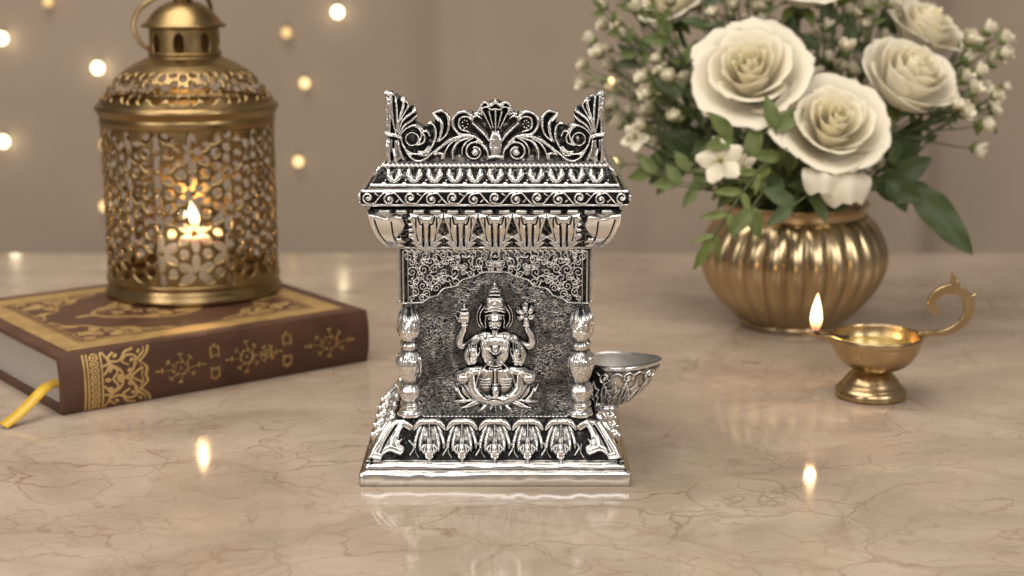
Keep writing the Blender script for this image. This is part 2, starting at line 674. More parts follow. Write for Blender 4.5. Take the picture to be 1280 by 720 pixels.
STEM = simple_mat("green_stem", (0.060, 0.085, 0.030), (0.09, 0.12, 0.045), 0.6, 0, 60)
BUD = simple_mat("white_bud", (0.66, 0.61, 0.46), (0.80, 0.75, 0.61), 0.6, 0, 300, sss=0.0)
WALL = simple_mat("taupe_drape", (0.342, 0.274, 0.217), (0.458, 0.367, 0.291), 0.85, 0, 2.2)
OIL = simple_mat("lamp_oil", (0.42, 0.30, 0.05), (0.50, 0.36, 0.08), 0.06, 0, 20, coat=1.0)
BULB_BRIGHT = emit_mat("lit_bulb_bright", (1, 0.84, 0.55), 8.0)
BULB_SOFT = emit_mat("lit_bulb_soft", (1, 0.66, 0.28), 0.9)
SOCKET = simple_mat("bulb_socket", (0.25, 0.20, 0.15), None, 0.5)

# ---------------------------------------------------------------- setting: tabletop and drape
mb = MB()
mb.box((-1.1, -0.75, -0.03), (1.1, 0.515, 0.0))
tt = mb.build("tabletop", MARBLE, smooth=False)
tt["kind"] = "structure"
bevel(tt, 0.004, 3)

WALL_Y = 1.15


def wall_depth(x, z):
    return float(YY[np.argmin(np.abs(zs - z)), np.argmin(np.abs(xs - x))])


nx, ny = 420, 30
xs, zs = np.linspace(-1.6, 1.6, nx), np.linspace(-0.75, 1.3, ny)
XX, ZZ = np.meshgrid(xs, zs)
rs = np.random.RandomState(5)
YY = np.zeros_like(XX) + WALL_Y
for k in range(16):
    c, a, w = rs.uniform(-1.2, 1.2), rs.uniform(0.005, 0.019) * rs.choice([-1, 1]), rs.uniform(0.02, 0.07)
    YY += a * np.exp(-((XX - c - 0.02 * ZZ * rs.uniform(-1, 1)) / w) ** 2)
YY += 0.01 * np.sin(XX * 9 + 0.6)
idx = np.arange(nx * ny).reshape(ny, nx)
fc = np.stack([idx[:-1, :-1].ravel(), idx[:-1, 1:].ravel(), idx[1:, 1:].ravel(), idx[1:, :-1].ravel()], 1)
cur = mesh_obj("curtain", np.stack([XX, YY, ZZ], -1).reshape(-1, 3), fc, WALL)
cur["label"] = "plain taupe cloth curtain hanging in soft folds behind the marble table"
cur["category"] = "curtain"
so = cur.modifiers.new("thickness", "SOLIDIFY")
so.thickness, so.offset = 0.004, 1

# ================================================================ silver shrine
PXC = 619.0                       # the column of the photograph the shrine stands on
SC = at_y(PXC, 607, 0.0)
SX = float(SC[0])
HALF = 0.055
shrine = thing("silver_shrine", "antique silver miniature shrine with leafy crest and seated goddess in front", "shrine", (SX, HALF, 0))


def zf(py, w):
    """height of a photo row on the front face of a square section of half width w"""
    return max(0.0, float(at_y(PXC, py, HALF - w)[2]))


def square_lathe(name, prof, seg=60, wob=0.00016, seed=1, cap_top=True, parent=None, cap_bottom=True):
    """square turned section: prof = (half width, z, patina)"""
    ang = []
    for k in range(4):
        for i in range(seg):
            ang.append((k, -1 + 2 * i / seg))
    rs = np.random.RandomState(seed)
    v, a, f = [], [], []
    n = len(ang)
    nz1 = rs.rand(4 * seg, len(prof))
    nz1 = (nz1 + np.roll(nz1, 1, 0) + np.roll(nz1, -1, 0)) / 3 * 1.2
    for j, (w, z, p) in enumerate(prof):
        for (k, s) in ang:
            ww = w + wob * (nz1[k * seg + int((s + 1) / 2 * seg + .5) % seg, j // 2] - .5)
            q = [(s * ww, -ww), (ww, s * ww), (-s * ww, ww), (-ww, -s * ww)][k]
            v.append((SX + q[0], HALF + q[1], z + wob * 0.7 * (nz1[k * seg + int((s + 1) / 2 * seg + .5) % seg, j // 2] - .5) * (0 if z < 1e-4 else 1)))
            a.append(p + 0.22 * (nz1[(k * seg + int((s + 1) / 2 * seg + .5)) % (4 * seg), j] - .55))
    for j in range(len(prof) - 1):
        for i in range(n):
            l = (i + 1) % n
            f.append((j * n + i, j * n + l, (j + 1) * n + l, (j + 1) * n + i))
    if cap_top:
        f.append(tuple((len(prof) - 1) * n + i for i in range(n)))
    if cap_bottom:
        f.append(tuple(reversed(range(n))))
    return mesh_obj(name, v, f, SILVER, parent, True, {"patina": a})


# ---- plinth: two slabs with a groove between
z590, z587, z581, z578 = zf(591, .055), zf(587, .053), zf(581.5, .0527), zf(578.5, .0518)
pl = round_prof([(.0540, 0.0, .6), (.0549, .0003, .8), (.0550, z590 * 0.9, 1.1), (.0538, z590, 1.1), (.0530, z590 + .0003, .35), (.0528, z587, .25),
                 (.0530, z587 + .0004, .9), (.0526, z581, 1.2), (.0514, z581 + .0004, 1.0), (.0512, z578, .2)], .0002)
square_lathe("plinth", pl, seed=3, wob=.00022, parent=shrine)

# ---- sloping base: dark ground, the leaves lie over it
W0, W1 = .0508, .0402
Z0, Z1 = z578, zf(523, .0402)


def slope_pt(wA, zA, wB, zB, yA, yB, pxc=PXC, bulge=0.0):
    """mapping from photo pixels on a sloping front face (rows yA..yB run from (wA, zA) to (wB, zB)) to the world"""
    sA, sB = scale_at((SX, HALF - wA, zA)), scale_at((SX, HALF - wB, zB))
    nrm = np.array([0.0, -(zB - zA), (HALF - wB) - (HALF - wA)])
    L = np.hypot(nrm[1], nrm[2])
    nrm /= L
    if nrm[1] > 0:
        nrm = -nrm

    def f(U, V, H):
        t = (V - yA) / (yB - yA)
        s = sA + (sB - sA) * t
        x = SX + (U - pxc) * s
        y = HALF - (wA + (wB - wA) * t)
        z = zA + (zB - zA) * t
        h = H * (sA + sB) / 2 + bulge * np.sin(PI * np.clip(t, 0, 1))
        return np.stack([x + 0 * y, y + nrm[1] * h, z + nrm[2] * h], -1)
    return f


base_map = slope_pt(W0, Z0, W1, Z1, 578.5, 523)
R = Rel(456, 782, 521, 580, 2.0)
R.h = 1.3 * (1 - np.abs(vnoise(R.X + 2 * vnoise(R.X, R.Y, 5, 3), R.Y, 4.2, 11)) * 2).clip(0, 1) * 0.8
for cx in (515.5, 556.5, 598, 639, 680, 721.5):
    R.stroke([(cx - 4, 552), (cx + 2, 560), (cx - 3, 570)], 1.6, 2.2)
    R.stroke([(cx + 5, 556), (cx + 4, 566), (cx + 8, 573)], 1.3, 1.8)
R.stroke([(456, 577.5), (782, 577.5)], 2.0, 1.6, smooth=False)
lim = (R.Y - 523) / (578.5 - 523)
hw = 116 + lim * (156 - 116)
F = np.abs(R.X - PXC) - (np.where(R.Y < 523, 116, hw) + 6)
pat = np.clip(R.patina(5, 0.1, 2.2) * 0.75, 0, 1)
square_lathe("base_slope", round_prof([(W0, Z0 - .0006, .1), (W0 - .0004, Z0, .1), (W1 - .0005, Z1 - .0001, .1), (.0385, Z1 + .0004, .3), (.038, Z1 + .0008, .1)], .0003), seed=5, parent=shrine)
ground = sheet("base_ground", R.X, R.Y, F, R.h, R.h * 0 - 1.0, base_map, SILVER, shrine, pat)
for a in (PI / 2, -PI / 2):
    dup(ground, shrine, a)


# ---- acanthus leaves of the base
def leaf_relief():
    L = Rel(-22, 22, -4, 58, 2.6)
    L.mirror = 0.0
    L.pillow([(0, 1), (12, 3), (15.5, 16), (16.5, 30), (14.5, 40), (10, 40), (6, 46), (0, 48)], 5.4, 5)
    # side fronds
    L.stroke([(9, 9), (13.5, 18), (17.0, 29), (17.6, 38)], [2.6, 3.2, 2.8, 1.6], [6, 7.6, 7.4, 4.5])
    L.stroke([(6.5, 12), (9.4, 24), (11.4, 34), (11.4, 42)], [2.4, 3.0, 2.6, 1.6], [6.2, 7.8, 7.6, 5.2])
    # rolled brim at the top
    L.stroke([(0, 5.5), (8, 5.5), (14.5, 8.5), (18.4, 15)], [5.2, 5.6, 4.8, 2.0], [9.5, 10.0, 9.0, 4.5])
    L.mirror = None
    # tongue swelling to a curled tip
    L.stroke([(0, 4), (0, 20), (0, 34)], [3.2, 2.8, 3.6], [9.2, 8.0, 9.5])
    L.stroke([(0, 32), (0, 40), (0, 46)], [3.4, 8.2, 7.4], [8.5, 11, 12])
    L.dome(0, 46, 7.4, 4.8, 14.5)
    L.stroke([(0, 48), (0.4, 54.5)], [4.6, 2.0], [9, 4])
    L.mirror = 0.0
    L.stroke([(5.8, 35), (9.2, 41), (6.8, 46)], [1.6, 2.0, 1.4], [9, 10.5, 10])
    L.mirror = None
    L.grooves([[(-1.2, 9), (-1.1, 34)], [(1.2, 9), (1.1, 34)], [(-3.4, 37), (-4.2, 43)], [(3.4, 37), (4.2, 43)]], 0.9, 3.0)
    L.h += 0.35 * vnoise(L.X, L.Y, 3, 8) * (L.h > 0.8)
    return L


LR = leaf_relief()
LP = LR.patina(4, -1.1, 1.5, 0.12, 0.95)
LF = blur(1.0 - LR.h, 1) / 2.0
leaves = []
for cx in (536.7, 577.3, 618.3, 659.3, 700.7):
    k = 1.0 + 0.03 * math.sin(cx)
    leaves.append(sheet("acanthus_leaf", LR.X * k + cx, LR.Y + 523.5, LF, LR.h, LR.h * 0 - 0.5, base_map, SILVER, shrine, LP))
C = Rel(452, 516, 519, 584, 2.4)
corner = [(501, 524), (513, 527), (521, 536), (512, 541), (503, 536), (499.5, 543), (498, 549), (502, 552), (499, 558), (504.5, 562), (502, 570),
          (496, 569), (488, 566), (481, 569), (476, 575.5), (461, 575), (462, 568), (473, 549), (484, 533), (492, 525)]
C.pillow(corner, 7.0, 7)
C.stroke([(488, 531), (474, 553), (464, 573)], [4.5, 5, 3.6], [8.0, 10.5, 8.5])
C.stroke([(502, 531), (494, 545), (488, 560)], [4, 5, 3], [8, 9.5, 7.4])
C.stroke([(504, 528), (512, 533), (519, 537)], [3.5, 3.5, 2], [7, 8, 5])
for p in ([(503, 536), (499.5, 543), (498, 549)], [(502, 552), (499, 558), (504.5, 562), (502, 570), (496, 569), (488, 566), (481, 569), (476, 575)], [(476, 575), (462, 574.5)]):
    C.stroke(p, 1.5, 8.2)
C.grooves([[(495, 534), (484, 552), (476, 568)]], 2.0, 2.6)
CP = C.patina(5, -1.4, 1.0, 0.16, 0.9)
CF = blur(1.0 - C.h, 1) / 2
for mir in (False, True):
    sheet("corner_leaf", (2 * 618.5 - C.X) if mir else C.X, C.Y, CF, C.h, C.h * 0 - 0.6, base_map, SILVER, shrine, CP)
for lf in list(leaves):
    for a in (PI / 2, -PI / 2):
        dup(lf, shrine, a)


# ---- rope mouldings
def rope(name, w, z, r, n, parent=shrine, sides=(0, 1, 3), half=None):
    m = MB()
    hl = half if half is not None else w
    for k in sides:
        ca, sa = math.cos(k * PI / 2), math.sin(k * PI / 2)
        for i in range(n):
            s = -hl + 2 * hl * (i + 0.5) / n
            M = Matrix.Rotation(k * PI / 2, 3, "Z") @ Matrix.Rotation(0.55, 3, "Y")
            q = (s, -w)
            m.ellipsoid((SX + q[0] * ca - q[1] * sa, HALF + q[0] * sa + q[1] * ca, z), (hl / n * 1.45, r, r * 0.72), 8, 6, M)
    return m.build(name, SILVER, parent, patina=True)


rope("rope_trim", .0385, zf(523.5, .039) + .0006, .0011, 36, half=.030)

# ---- body: box core with stippled panel in front
BW = .0377
ZB0, ZB1 = Z1 + .0006, zf(312, .0377)
square_lathe("body_core", round_prof([(BW - .0022, ZB0, .1), (BW - .0022, ZB1, .1)], .0002), seg=24, wob=.0001, parent=shrine)
YF = HALF - BW


def face_map(Y, ya=312.0, yb=522.0, pxc=PXC):
    """photo pixels to the upright face at depth Y; heights come towards the viewer"""
    zA, zB = float(at_y(pxc, ya, Y)[2]), float(at_y(pxc, yb, Y)[2])
    s = (scale_at((SX, Y, zA)) + scale_at((SX, Y, zB))) / 2

    def f(U, V, H):
        return np.stack([SX + (U - pxc) * s, Y - H * s, zA + (V - ya) * (zB - zA) / (yb - ya)], -1)
    return f


body_map = face_map(YF)
R = Rel(504, 734, 311, 523, 2.2)
nzx = R.X + 2.2 * vnoise(R.X, R.Y, 6, 21)
nzy = R.Y + 2.2 * vnoise(R.X, R.Y, 6, 22)
r1 = np.maximum(1 - np.abs(vnoise(nzx, nzy * 1.5, 2.2, 23)) * 2.4, .75 - np.abs(vnoise(nzx + 40, nzy * 1.5 + 9, 2.5, 29)) * 2.4)
R.h = 1.5 * np.clip(r1, 0, 1) ** 0.8 * (0.75 + 0.4 * vnoise(R.X, R.Y, 20, 24))
# plain hollow kept round the figure
dd = np.hypot((R.X - 618.5) / 1.0, (R.Y - 430) / 1.45) - 51
R.h *= 0.4 + 0.6 * sstep(-3, 5, dd)
F = np.maximum(np.abs(R.X - PXC) - 114.6, np.abs(R.Y - 417) - 105.5)
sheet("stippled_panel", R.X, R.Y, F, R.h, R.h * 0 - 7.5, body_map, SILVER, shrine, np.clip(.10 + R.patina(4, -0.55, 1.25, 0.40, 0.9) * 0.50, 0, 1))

# ---- arched spandrel full of vine scrolls
A = Rel(502, 736, 311, 380, 2.6)
A.mirror = PXC
arch = [(504, 377.2), (516, 377), (529, 376.4), (534, 372.6), (540, 369.8), (548, 367.4), (552, 362), (557, 358.4), (565, 357.2), (571.5, 355.8), (575.5, 351),
        (579, 348.2), (588, 345.8), (597, 343.2), (602, 340), (607, 338.8), (619, 338.6)]
full = [(PXC - 115, 311), (PXC - 115, 377.2)] + arch + [(2 * PXC - p[0], p[1]) for p in reversed(arch[:-1])] + [(PXC + 115, 377.2), (PXC + 115, 311)]
AF = A.polysdf(full)
rs = np.random.RandomState(17)
seeds = []
for _ in range(4000):
    x, y = rs.uniform(512, 624), rs.uniform(318, 376)
    lim = np.interp(x, [p[0] for p in arch], [p[1] for p in arch])
    if y > lim - 5:
        continue
    r = rs.uniform(3.4, 6.6)
    if all(math.hypot(x - a, y - b) > (r + c) * 0.80 for a, b, c in seeds):
        seeds.append((x, y, r))
for (x, y, r) in seeds:
    a0 = rs.uniform(0, 2 * PI)
    tn = rs.choice([-1, 1]) * rs.uniform(0.95, 1.5)
    A.spiral(x, y, r, 1.0, tn, a0, 1.05, [2.4, 3.2])
    # tail leaving the scroll
    ex, ey = x + r * math.cos(a0), y + r * math.sin(a0)
    t = a0 - math.copysign(PI / 2, tn)
    l = rs.uniform(4, 8)
    A.stroke([(ex, ey), (ex + l * 0.5 * math.cos(t), ey + l * 0.5 * math.sin(t)), (ex + l * math.cos(t + 0.5), ey + l * math.sin(t + 0.5))], [1.2, 0.6], [2.4, 1.6])
    if rs.rand() < 0.95:
        b = rs.uniform(0, 2 * PI)
        A.dome(x + (r + 1) * math.cos(b), y + (r + 1) * math.sin(b), 2.6, 1.4, 3.0, b + 0.6)
A.h += 0.5 * np.clip(vnoise(A.X, A.Y, 2.5, 5), 0, 1)
A.stroke(arch, 2.0, 4.6, smooth=False)
A.stroke([(505.2, 313), (505.2, 377)], 1.7, 4.2, smooth=False)
A.stroke([(511.0, 317), (511.0, 374)], 0.9, 3.0, smooth=False)
A.stroke([(504, 377), (504, 376)], 2.0, 4.2, smooth=False)
A.h += 1.8
arch_obj = sheet("arch_spandrel", A.X, A.Y, AF, A.h, A.h * 0 - 1, body_map, SILVER, shrine, np.clip(A.patina(4, -1.5, 1.3, 0.14, 0.85) * 0.74, 0, 1))
for a in (PI / 2, -PI / 2):
    dup(arch_obj, shrine, a)
rope("rope_trim", BW + .0006, zf(312.5, BW), .0011, 30, sides=(0, 1, 3), half=.0368)

# ---- baluster pillars on the two front corners (and their fellows on the sides)
sP = scale_at((SX, YF, .06))
ppx = [(377, 5), (380, 6.5), (384, 5.5), (389, 7.5), (396, 11), (404, 13.2), (411, 14), (417, 13), (422, 9.5), (425, 8), (429, 9.8), (433, 10), (436, 8), (440, 10.5), (446, 13.6),
       (453, 14.6), (461, 13.6), (468, 11), (474, 9), (477, 8.2), (480, 10.5), (485, 13), (490, 13.3), (495, 11.6), (499, 9), (501.5, 9.2), (504, 11), (507, 11), (509.5, 9), (513, 9)]
pys = np.array([p[0] for p in ppx], float)
prs = np.array([p[1] for p in ppx], float)
PR = Rel(0, 96, 377, 513, 2.0)
for k in range(6):
    x = 16 * k + 8
    PR.stroke([(x, 441), (x + 3, 452), (x - 1, 463), (x + 1, 470)], 1.2, -1.6)
    PR.dome(x, 452, 4.5, 10, 1.7)
    PR.stroke([(x - 6, 444), (x - 5, 456), (x - 1, 468)], 1.3, 1.8)
    PR.dome(x, 393, 5, 12, 2.0)
    PR.stroke([(x - 3, 383), (x - 2, 392), (x + 3, 397), (x + 4, 388)], 1.2, 2.6)
PR.h += 0.5 * vnoise(PR.X, PR.Y, 4, 31)
PRP = np.clip(PR.patina(4, -1.3, 0.6, 0.1, 1.2) * 0.35 + 0.75 * sstep(7.6, 11.0, np.interp(PR.Y, pys, prs)), 0, 1)


def pillar(px):
    x0 = SX + (px - PXC) * sP
    zz = lambda V: body_map(V * 0, V, V * 0)[..., 2]

    def f(U, V, H):
        r = (np.interp(V, pys, prs) + H) * sP
        a = U / 96 * 2 * PI + PI / 2
        return np.stack([x0 + r * np.cos(a), YF - 0.0012 + r * np.sin(a), zz(V)], -1)
    o = sheet("pillar", PR.X, PR.Y, None, PR.h, PR.h * 0 - 3, f, SILVER, shrine, PRP, back=False)
    m = MB()
    zt = float(zz(np.array(512.0)))
    sx = 17 * sP
    m.lathe(round_prof([(.001, zt - .0022), (sx * 0.98, zt - .0022), (sx, zt - .0006), (sx * 0.8, zt + .0006), (.001, zt + .0008)], .0003), (x0, YF - .0008), 28, rfun=lambda r, z, a: r * (1.0 - 0.18 * abs(math.sin(a))))
    foot = m.build("pillar_foot", SILVER, o, patina=True)
    return o, foot


for px in (512, 725):
    o, ft = pillar(px)
    for a in (PI / 2, -PI / 2):
        c = dup(o, shrine, a, (-.0030 if a > 0 else .0030, 0, 0))
        dup(ft, c)

# ---- leafy capital flaring outwards
WC0, WC1 = .0395, .0492
ZC0, ZC1 = zf(310, .0395), zf(262, .0492)
cap_map = slope_pt(WC1, ZC1, WC0, ZC0, 262, 310, 620, .0022)
square_lathe("capital_bell", round_prof([(BW, ZC0 - .0012, .15), (WC0, ZC0, .2)] + [(WC0 + (WC1 - .0004 - WC0) * t + .0019 * math.sin(PI * t), ZC0 + (ZC1 - ZC0) * t - .0010 * math.sin(PI * t), .1) for t in (.2, .4, .6, .8)] + [(WC1 - .0004, ZC1, .1), (WC1 - .002, ZC1 + .0012, .1)], .0004), seed=8, parent=shrine)


CG = Rel(470, 770, 261, 311, 2.0)
CG.h = 1.4 * np.clip(1 - np.abs(vnoise(CG.X, CG.Y, 3.6, 77)) * 2.2, 0, 1)
for i in range(14):
    x = 492 + 21.4 * i - 10
    CG.stroke([(x - 5, 264), (x + 5, 264)], 2.4, 2.6, smooth=False)
CG.stroke([(470, 308.5), (770, 308.5)], 2.0, 3.0, smooth=False)
F = np.abs(CG.X - 620) - (158 - (CG.Y - 262) / 48 * 38)
o = sheet("capital_ground", CG.X, CG.Y, F, CG.h, CG.h * 0 - .6, cap_map, SILVER, shrine, np.clip(.04 + CG.patina(4, -0.4, 1.8, 0.2, 0.9) * .7, 0, 1))
for a in (PI / 2, -PI / 2):
    dup(o, shrine, a)


def cap_leaf_relief():
    L = Rel(-25, 25, -2, 49, 2.6)
    L.mirror = 0.0
    poly = [(3, 8), (10, 4), (21.5, 2), (19, 14), (14.5, 22), (20.5, 27.5), (13, 31), (17, 38), (9.5, 42), (8, 46), (2, 46)]
    L.pillow(poly, 4.4, 5)
    L.stroke([(19, 6), (13, 20), (8, 42)], [2.4, 3.0, 3.0], [5.4, 6.4, 5.4])
    L.stroke([(6, 11), (7.5, 26), (5.5, 43)], [2.6, 3.5, 4], [4.4, 5.8, 5.8])
    L.stroke([(10, 42), (18, 36.5)], [3, 1.0], [5, 3])
    L.stroke([(12, 33), (21.5, 28.5)], [3, 1.0], [5, 3])
    L.mirror = None
    L.stroke([(0, 8), (0, 26), (0, 46)], [4.4, 3.6, 4.2], [6.4, 6.4, 6.4])
    L.pillow([(-8, 2.5), (8, 2.5), (7.5, 7), (4.5, 12), (-4.5, 12), (-7.5, 7)], 8.5, 5)
    L.dome(0, 46, 14, 3.2, 6.0)
    L.mirror = 0.0
    L.grooves([[(4.4, 13), (3.6, 28), (4.2, 42)]], 1.3, 4.0)
    L.grooves([[(13, 7), (12.6, 20), (10, 34)], [(10.5, 6), (8, 12), (5, 14)]], 1.1, 3.4)
    L.mirror = None
    return L


LC = cap_leaf_relief()
LCP = LC.patina(4, -1.7, 0.8, 0.2, 0.9)
LCF = blur(1.0 - LC.h, 1) / 2.0
for cx in (534.6, 577.6, 620.6, 663.4, 705.8):
    o = sheet("capital_leaf", LC.X + cx, LC.Y + 262, LCF, LC.h, LC.h * 0 - 0.6, cap_map, SILVER, shrine, LCP)
    for a in (PI / 2, -PI / 2):
        dup(o, shrine, a)
C = Rel(452, 516, 258, 313, 2.4)
C.pillow([(460, 262.5), (474, 263), (484, 265.5), (495, 264), (503, 265), (508.5, 277), (504, 285), (498, 291.5), (509, 296), (502, 300), (509, 305), (496, 309), (486, 306.5), (476, 297), (467, 281)], 5.5, 6)
C.stroke([(464, 268), (472, 285), (486, 304)], [2.8, 3, 2.6], [5.5, 6.2, 5.5])
C.stroke([(502, 294), (508, 297.5)], [2.6, 1], 5)
C.stroke([(463, 264.5), (474, 266), (485, 268.5), (496, 266.5), (503, 267)], 1.8, 7.4)
C.grooves([[(470, 270), (478, 287), (493, 306)], [(491, 272), (494, 288), (499, 300)]], 1.1, 3.0)
CF, CP = blur(1.0 - C.h, 1) / 2, C.patina(5, -1.7, 0.8, 0.2, 0.9)
for mir in (False, True):
    sheet("capital_corner_leaf", (2 * 620 - C.X) if mir else C.X, C.Y, CF, C.h, C.h * 0 - 0.6, cap_map, SILVER, shrine, CP)
    k = MB()
    xs_ = 515.5 if not mir else 2 * 620 - 515.5
    for i, yy in enumerate((270, 276, 282, 288)):
        p = cap_map(np.array(float(xs_)), np.array(float(yy)), np.array(1.0))
        k.ellipsoid(p, (.0016 - .0001 * i, .0012, .0009), 8, 6)
    k.build("beaded_stop", SILVER, shrine, patina=True)

# ---- scroll band, egg motif fascia, rope, roof slab
WB = .0524
ZB_0, ZB_1 = zf(259, WB), zf(236.5, WB)
zm = (ZB_0 + ZB_1) / 2
square_lathe("scroll_band_core", round_prof([(WC1 - .002, ZC1 + .0008, .1), (WB - .0026, ZB_0 - .0002, .3), (WB - .0012, ZB_0 + .0010, .5), (WB - .0008, zm, .1), (WB - .0012, ZB_1 - .0008, .8), (WB - .0028, ZB_1 - .0001, 1.0), (WB - .0042, ZB_1 + .0004, .3)], .0004), seed=9, parent=shrine)
S = Rel(452, 790, 236.5, 259, 2.6)
S.stroke([(452, 238.7), (790, 238.7)], 2.2, 3.4, smooth=False)
S.stroke([(452, 257.0), (790, 257.0)], 2.2, 3.4, smooth=False)
cxs = np.linspace(462, 779, 13)
for i, cx in enumerate(cxs):
    up = 1 if i % 2 == 0 else -1
    cy = 247.8 + (-0.9 if up > 0 else 1.2)
    S.spiral(cx, cy, 7.0, 1.8, 1.25 * up, PI / 2 * up, [1.7, 1.6], [4.6, 4.6])
    S.dome(cx, cy, 2.6, 2.6, 5.6)
    if i < 12:
        d = cxs[i + 1]
        S.stroke([(cx, cy + 6.6 * up), (cx + 7, 247.8 + 6.5 * up), (cx + 13, 247.8), (d - 7, 247.8 - 6.5 * up), (d, 247.8 - 6.6 * up)], [1.4, 1.2, 1.4], 3.0)
        S.stroke([(cx + 9, 247 - 5 * up), (cx + 13, 246.5 - 2 * up)], [1.5, .7], 2.8)
S.h += 0.3 * vnoise(S.X, S.Y, 3, 6)
bm_ = face_map(HALF - WB + .0001, 236.5, 259, 620)


def band_map(U, V, H):
    P = bm_(U, V, H)
    t = (V - 247.75) / 11.25
    P[..., 1] += .0018 * t ** 4
    return P


F = np.abs(S.X - 620.5) - 165.5
o = sheet("scroll_band", S.X, S.Y, F, S.h, S.h * 0 - 1.5, band_map, SILVER, shrine, np.clip(S.patina(4, -1.2, 1.5, 0.04, 1.0), 0, 1))
for a in (PI / 2, -PI / 2):
    dup(o, shrine, a)

WF0, WF1 = .0484, .0446
ZF0, ZF1 = ZB_1 + .0003, zf(209, WF1)
square_lathe("fascia", round_prof([(WF0 + .0008, ZF0 - .0006, .9), (WF0 - .0005, ZF0 + .0004, .3), (WF1 - .0005, ZF1 - .0001, .05), (WF1 - .001, ZF1 + .0008, .1), (WF1 - .0015, ZF1 + .0016, .3)], .0004), seed=10, parent=shrine)
fas_map = slope_pt(WF0, ZF0, WF1, ZF1, 236, 209, 621.5)
T = Rel(462, 782, 208, 236.5, 2.4)
T.h = 0.9 * np.clip(1 - np.abs(vnoise(T.X, T.Y, 3.2, 41)) * 3, 0, 1)
T.stroke([(462, 234.2), (782, 234.2)], 2.4, 3.2, smooth=False)
for i in range(12):
    x = 483 + 25.3 * i
    T.dome(x, 231.5, 3.6, 2.2, 2.6)
    T.dome(x + 2, 227.5, 1.4, 1.8, 1.8, .4)
F = np.abs(T.X - 621.5) - (141 + (T.Y - 209) / 27 * 14)
o = sheet("fascia_ground", T.X, T.Y, F, T.h, T.h * 0 - 1, fas_map, SILVER, shrine, T.patina(4, -0.1, 1.6, 0.3, 0.9))
for a in (PI / 2, -PI / 2):
    dup(o, shrine, a)
E_ = Rel(-9, 9, -10, 11, 3.2)
E_.mirror = 0.0
E_.stroke([(6.0, -7), (5.6, 0), (3.0, 6)], [2.6, 4.2, 3.0], [4.5, 7.5, 6.5])
E_.mirror = None
E_.dome(0, 7, 4.2, 2.4, 5.0)
EF, EP = blur(0.9 - E_.h, 1) / 2.0, E_.patina(3, -2.2, 0.2, 0.3, 0.6)
for i in range(11):
    cx = 495.7 + 25.3 * i
    o = sheet("egg_motif", E_.X * 1.14 + cx, E_.Y * 1.06 + 221.5, EF, E_.h, E_.h * 0 - 0.5, fas_map, SILVER, shrine, EP)
    if i not in (0, 10):
        for a in (PI / 2, -PI / 2):
            dup(o, shrine, a)
rope("rope_trim", WF1 - .0002, zf(207, WF1), .0012, 48, half=WF1)
square_lathe("roof_slab", round_prof([(WF1 - .0012, ZF1 + .0004, .2), (WF1 - .0012, ZF1 + .0022, .2), (WF1 - .004, ZF1 + .0026, .05)], .0003), seed=12, parent=shrine)

# ---- crest: scrolls, shell and corner leaves
YC = HALF - .0424
ZCT = ZF1 + .0016
zt0, zt1 = float(at_y(621, 204, YC)[2]), float(at_y(621, 115, YC)[2])
sC = scale_at((SX, YC, .145))


def crest_map(U, V, H):
    return np.stack([SX + (U - 620.5) * sC, YC - H * sC + 0 * U, zt0 + (V - 204) / (115 - 204) * (zt1 - zt0)], -1)


Q = Rel(480, 764, 110, 206, 2.6)
Q.mirror = 621.5
cc = lambda X, Y: (475 + X / 6.856, 105 + Y / 6.856)
pp = lambda *a: [cc(a[i], a[i + 1]) for i in range(0, len(a), 2)]
out = pp(70, 680, 80, 410, 85, 250, 62, 92, 108, 60, 170, 88, 240, 120, 270, 170, 320, 198, 336, 260, 325, 322, 400, 350, 450, 312, 490, 336, 468, 240, 540, 212, 600, 248, 626, 296,
         680, 236, 740, 222, 800, 228, 832, 246, 858, 190, 900, 146, 950, 152, 1004, 122)
full = out + [(2 * 621.5 - p[0], p[1]) for p in reversed(out[:-1])]
QF = Q.polysdf(full)
Q.h = np.where(QF < 1, 1.2 + 0.7 * vnoise(Q.X, Q.Y, 4, 51), -1)


def S_(p, w, h):
    Q.stroke(p, np.array(w) * 2.5, np.array(h) * .62, prof="soft")     # fleshy body of the frond
    Q.stroke(p, np.array(w) * 1.5, np.array(h) * 1.12, prof="soft")    # its raised rib



# inner scroll with its eye
Q.spiral(595.3, 188.9, 13.2, 5.5, -1.25, -0.3, [2.0, 1.8], [6.5, 5.5])
Q.dome(*cc(828, 580), 5.4, 5.4, 10)
# acanthus sprays over the scroll
S_(pp(470, 592, 560, 520, 640, 462, 740, 440, 830, 446, 890, 500), [1.4, 2.2, 2.0], [4.5, 7, 6.5])
S_(pp(636, 640, 640, 560, 690, 488, 790, 452), [1.2, 2.4, 1.2], [5.0, 7.2, 6])
S_(pp(560, 640, 575, 570, 625, 500, 700, 460), [0.9, 1.7, 1.0], [4.5, 6.0, 5])
S_(pp(716, 600, 720, 545, 756, 490, 820, 455), [1.0, 1.7, 1.0], [5, 6.5, 5])
S_(pp(480, 600, 520, 590, 545, 600, 540, 640), [1.8, 2.2, 1.2], [4, 5.5, 3.5])
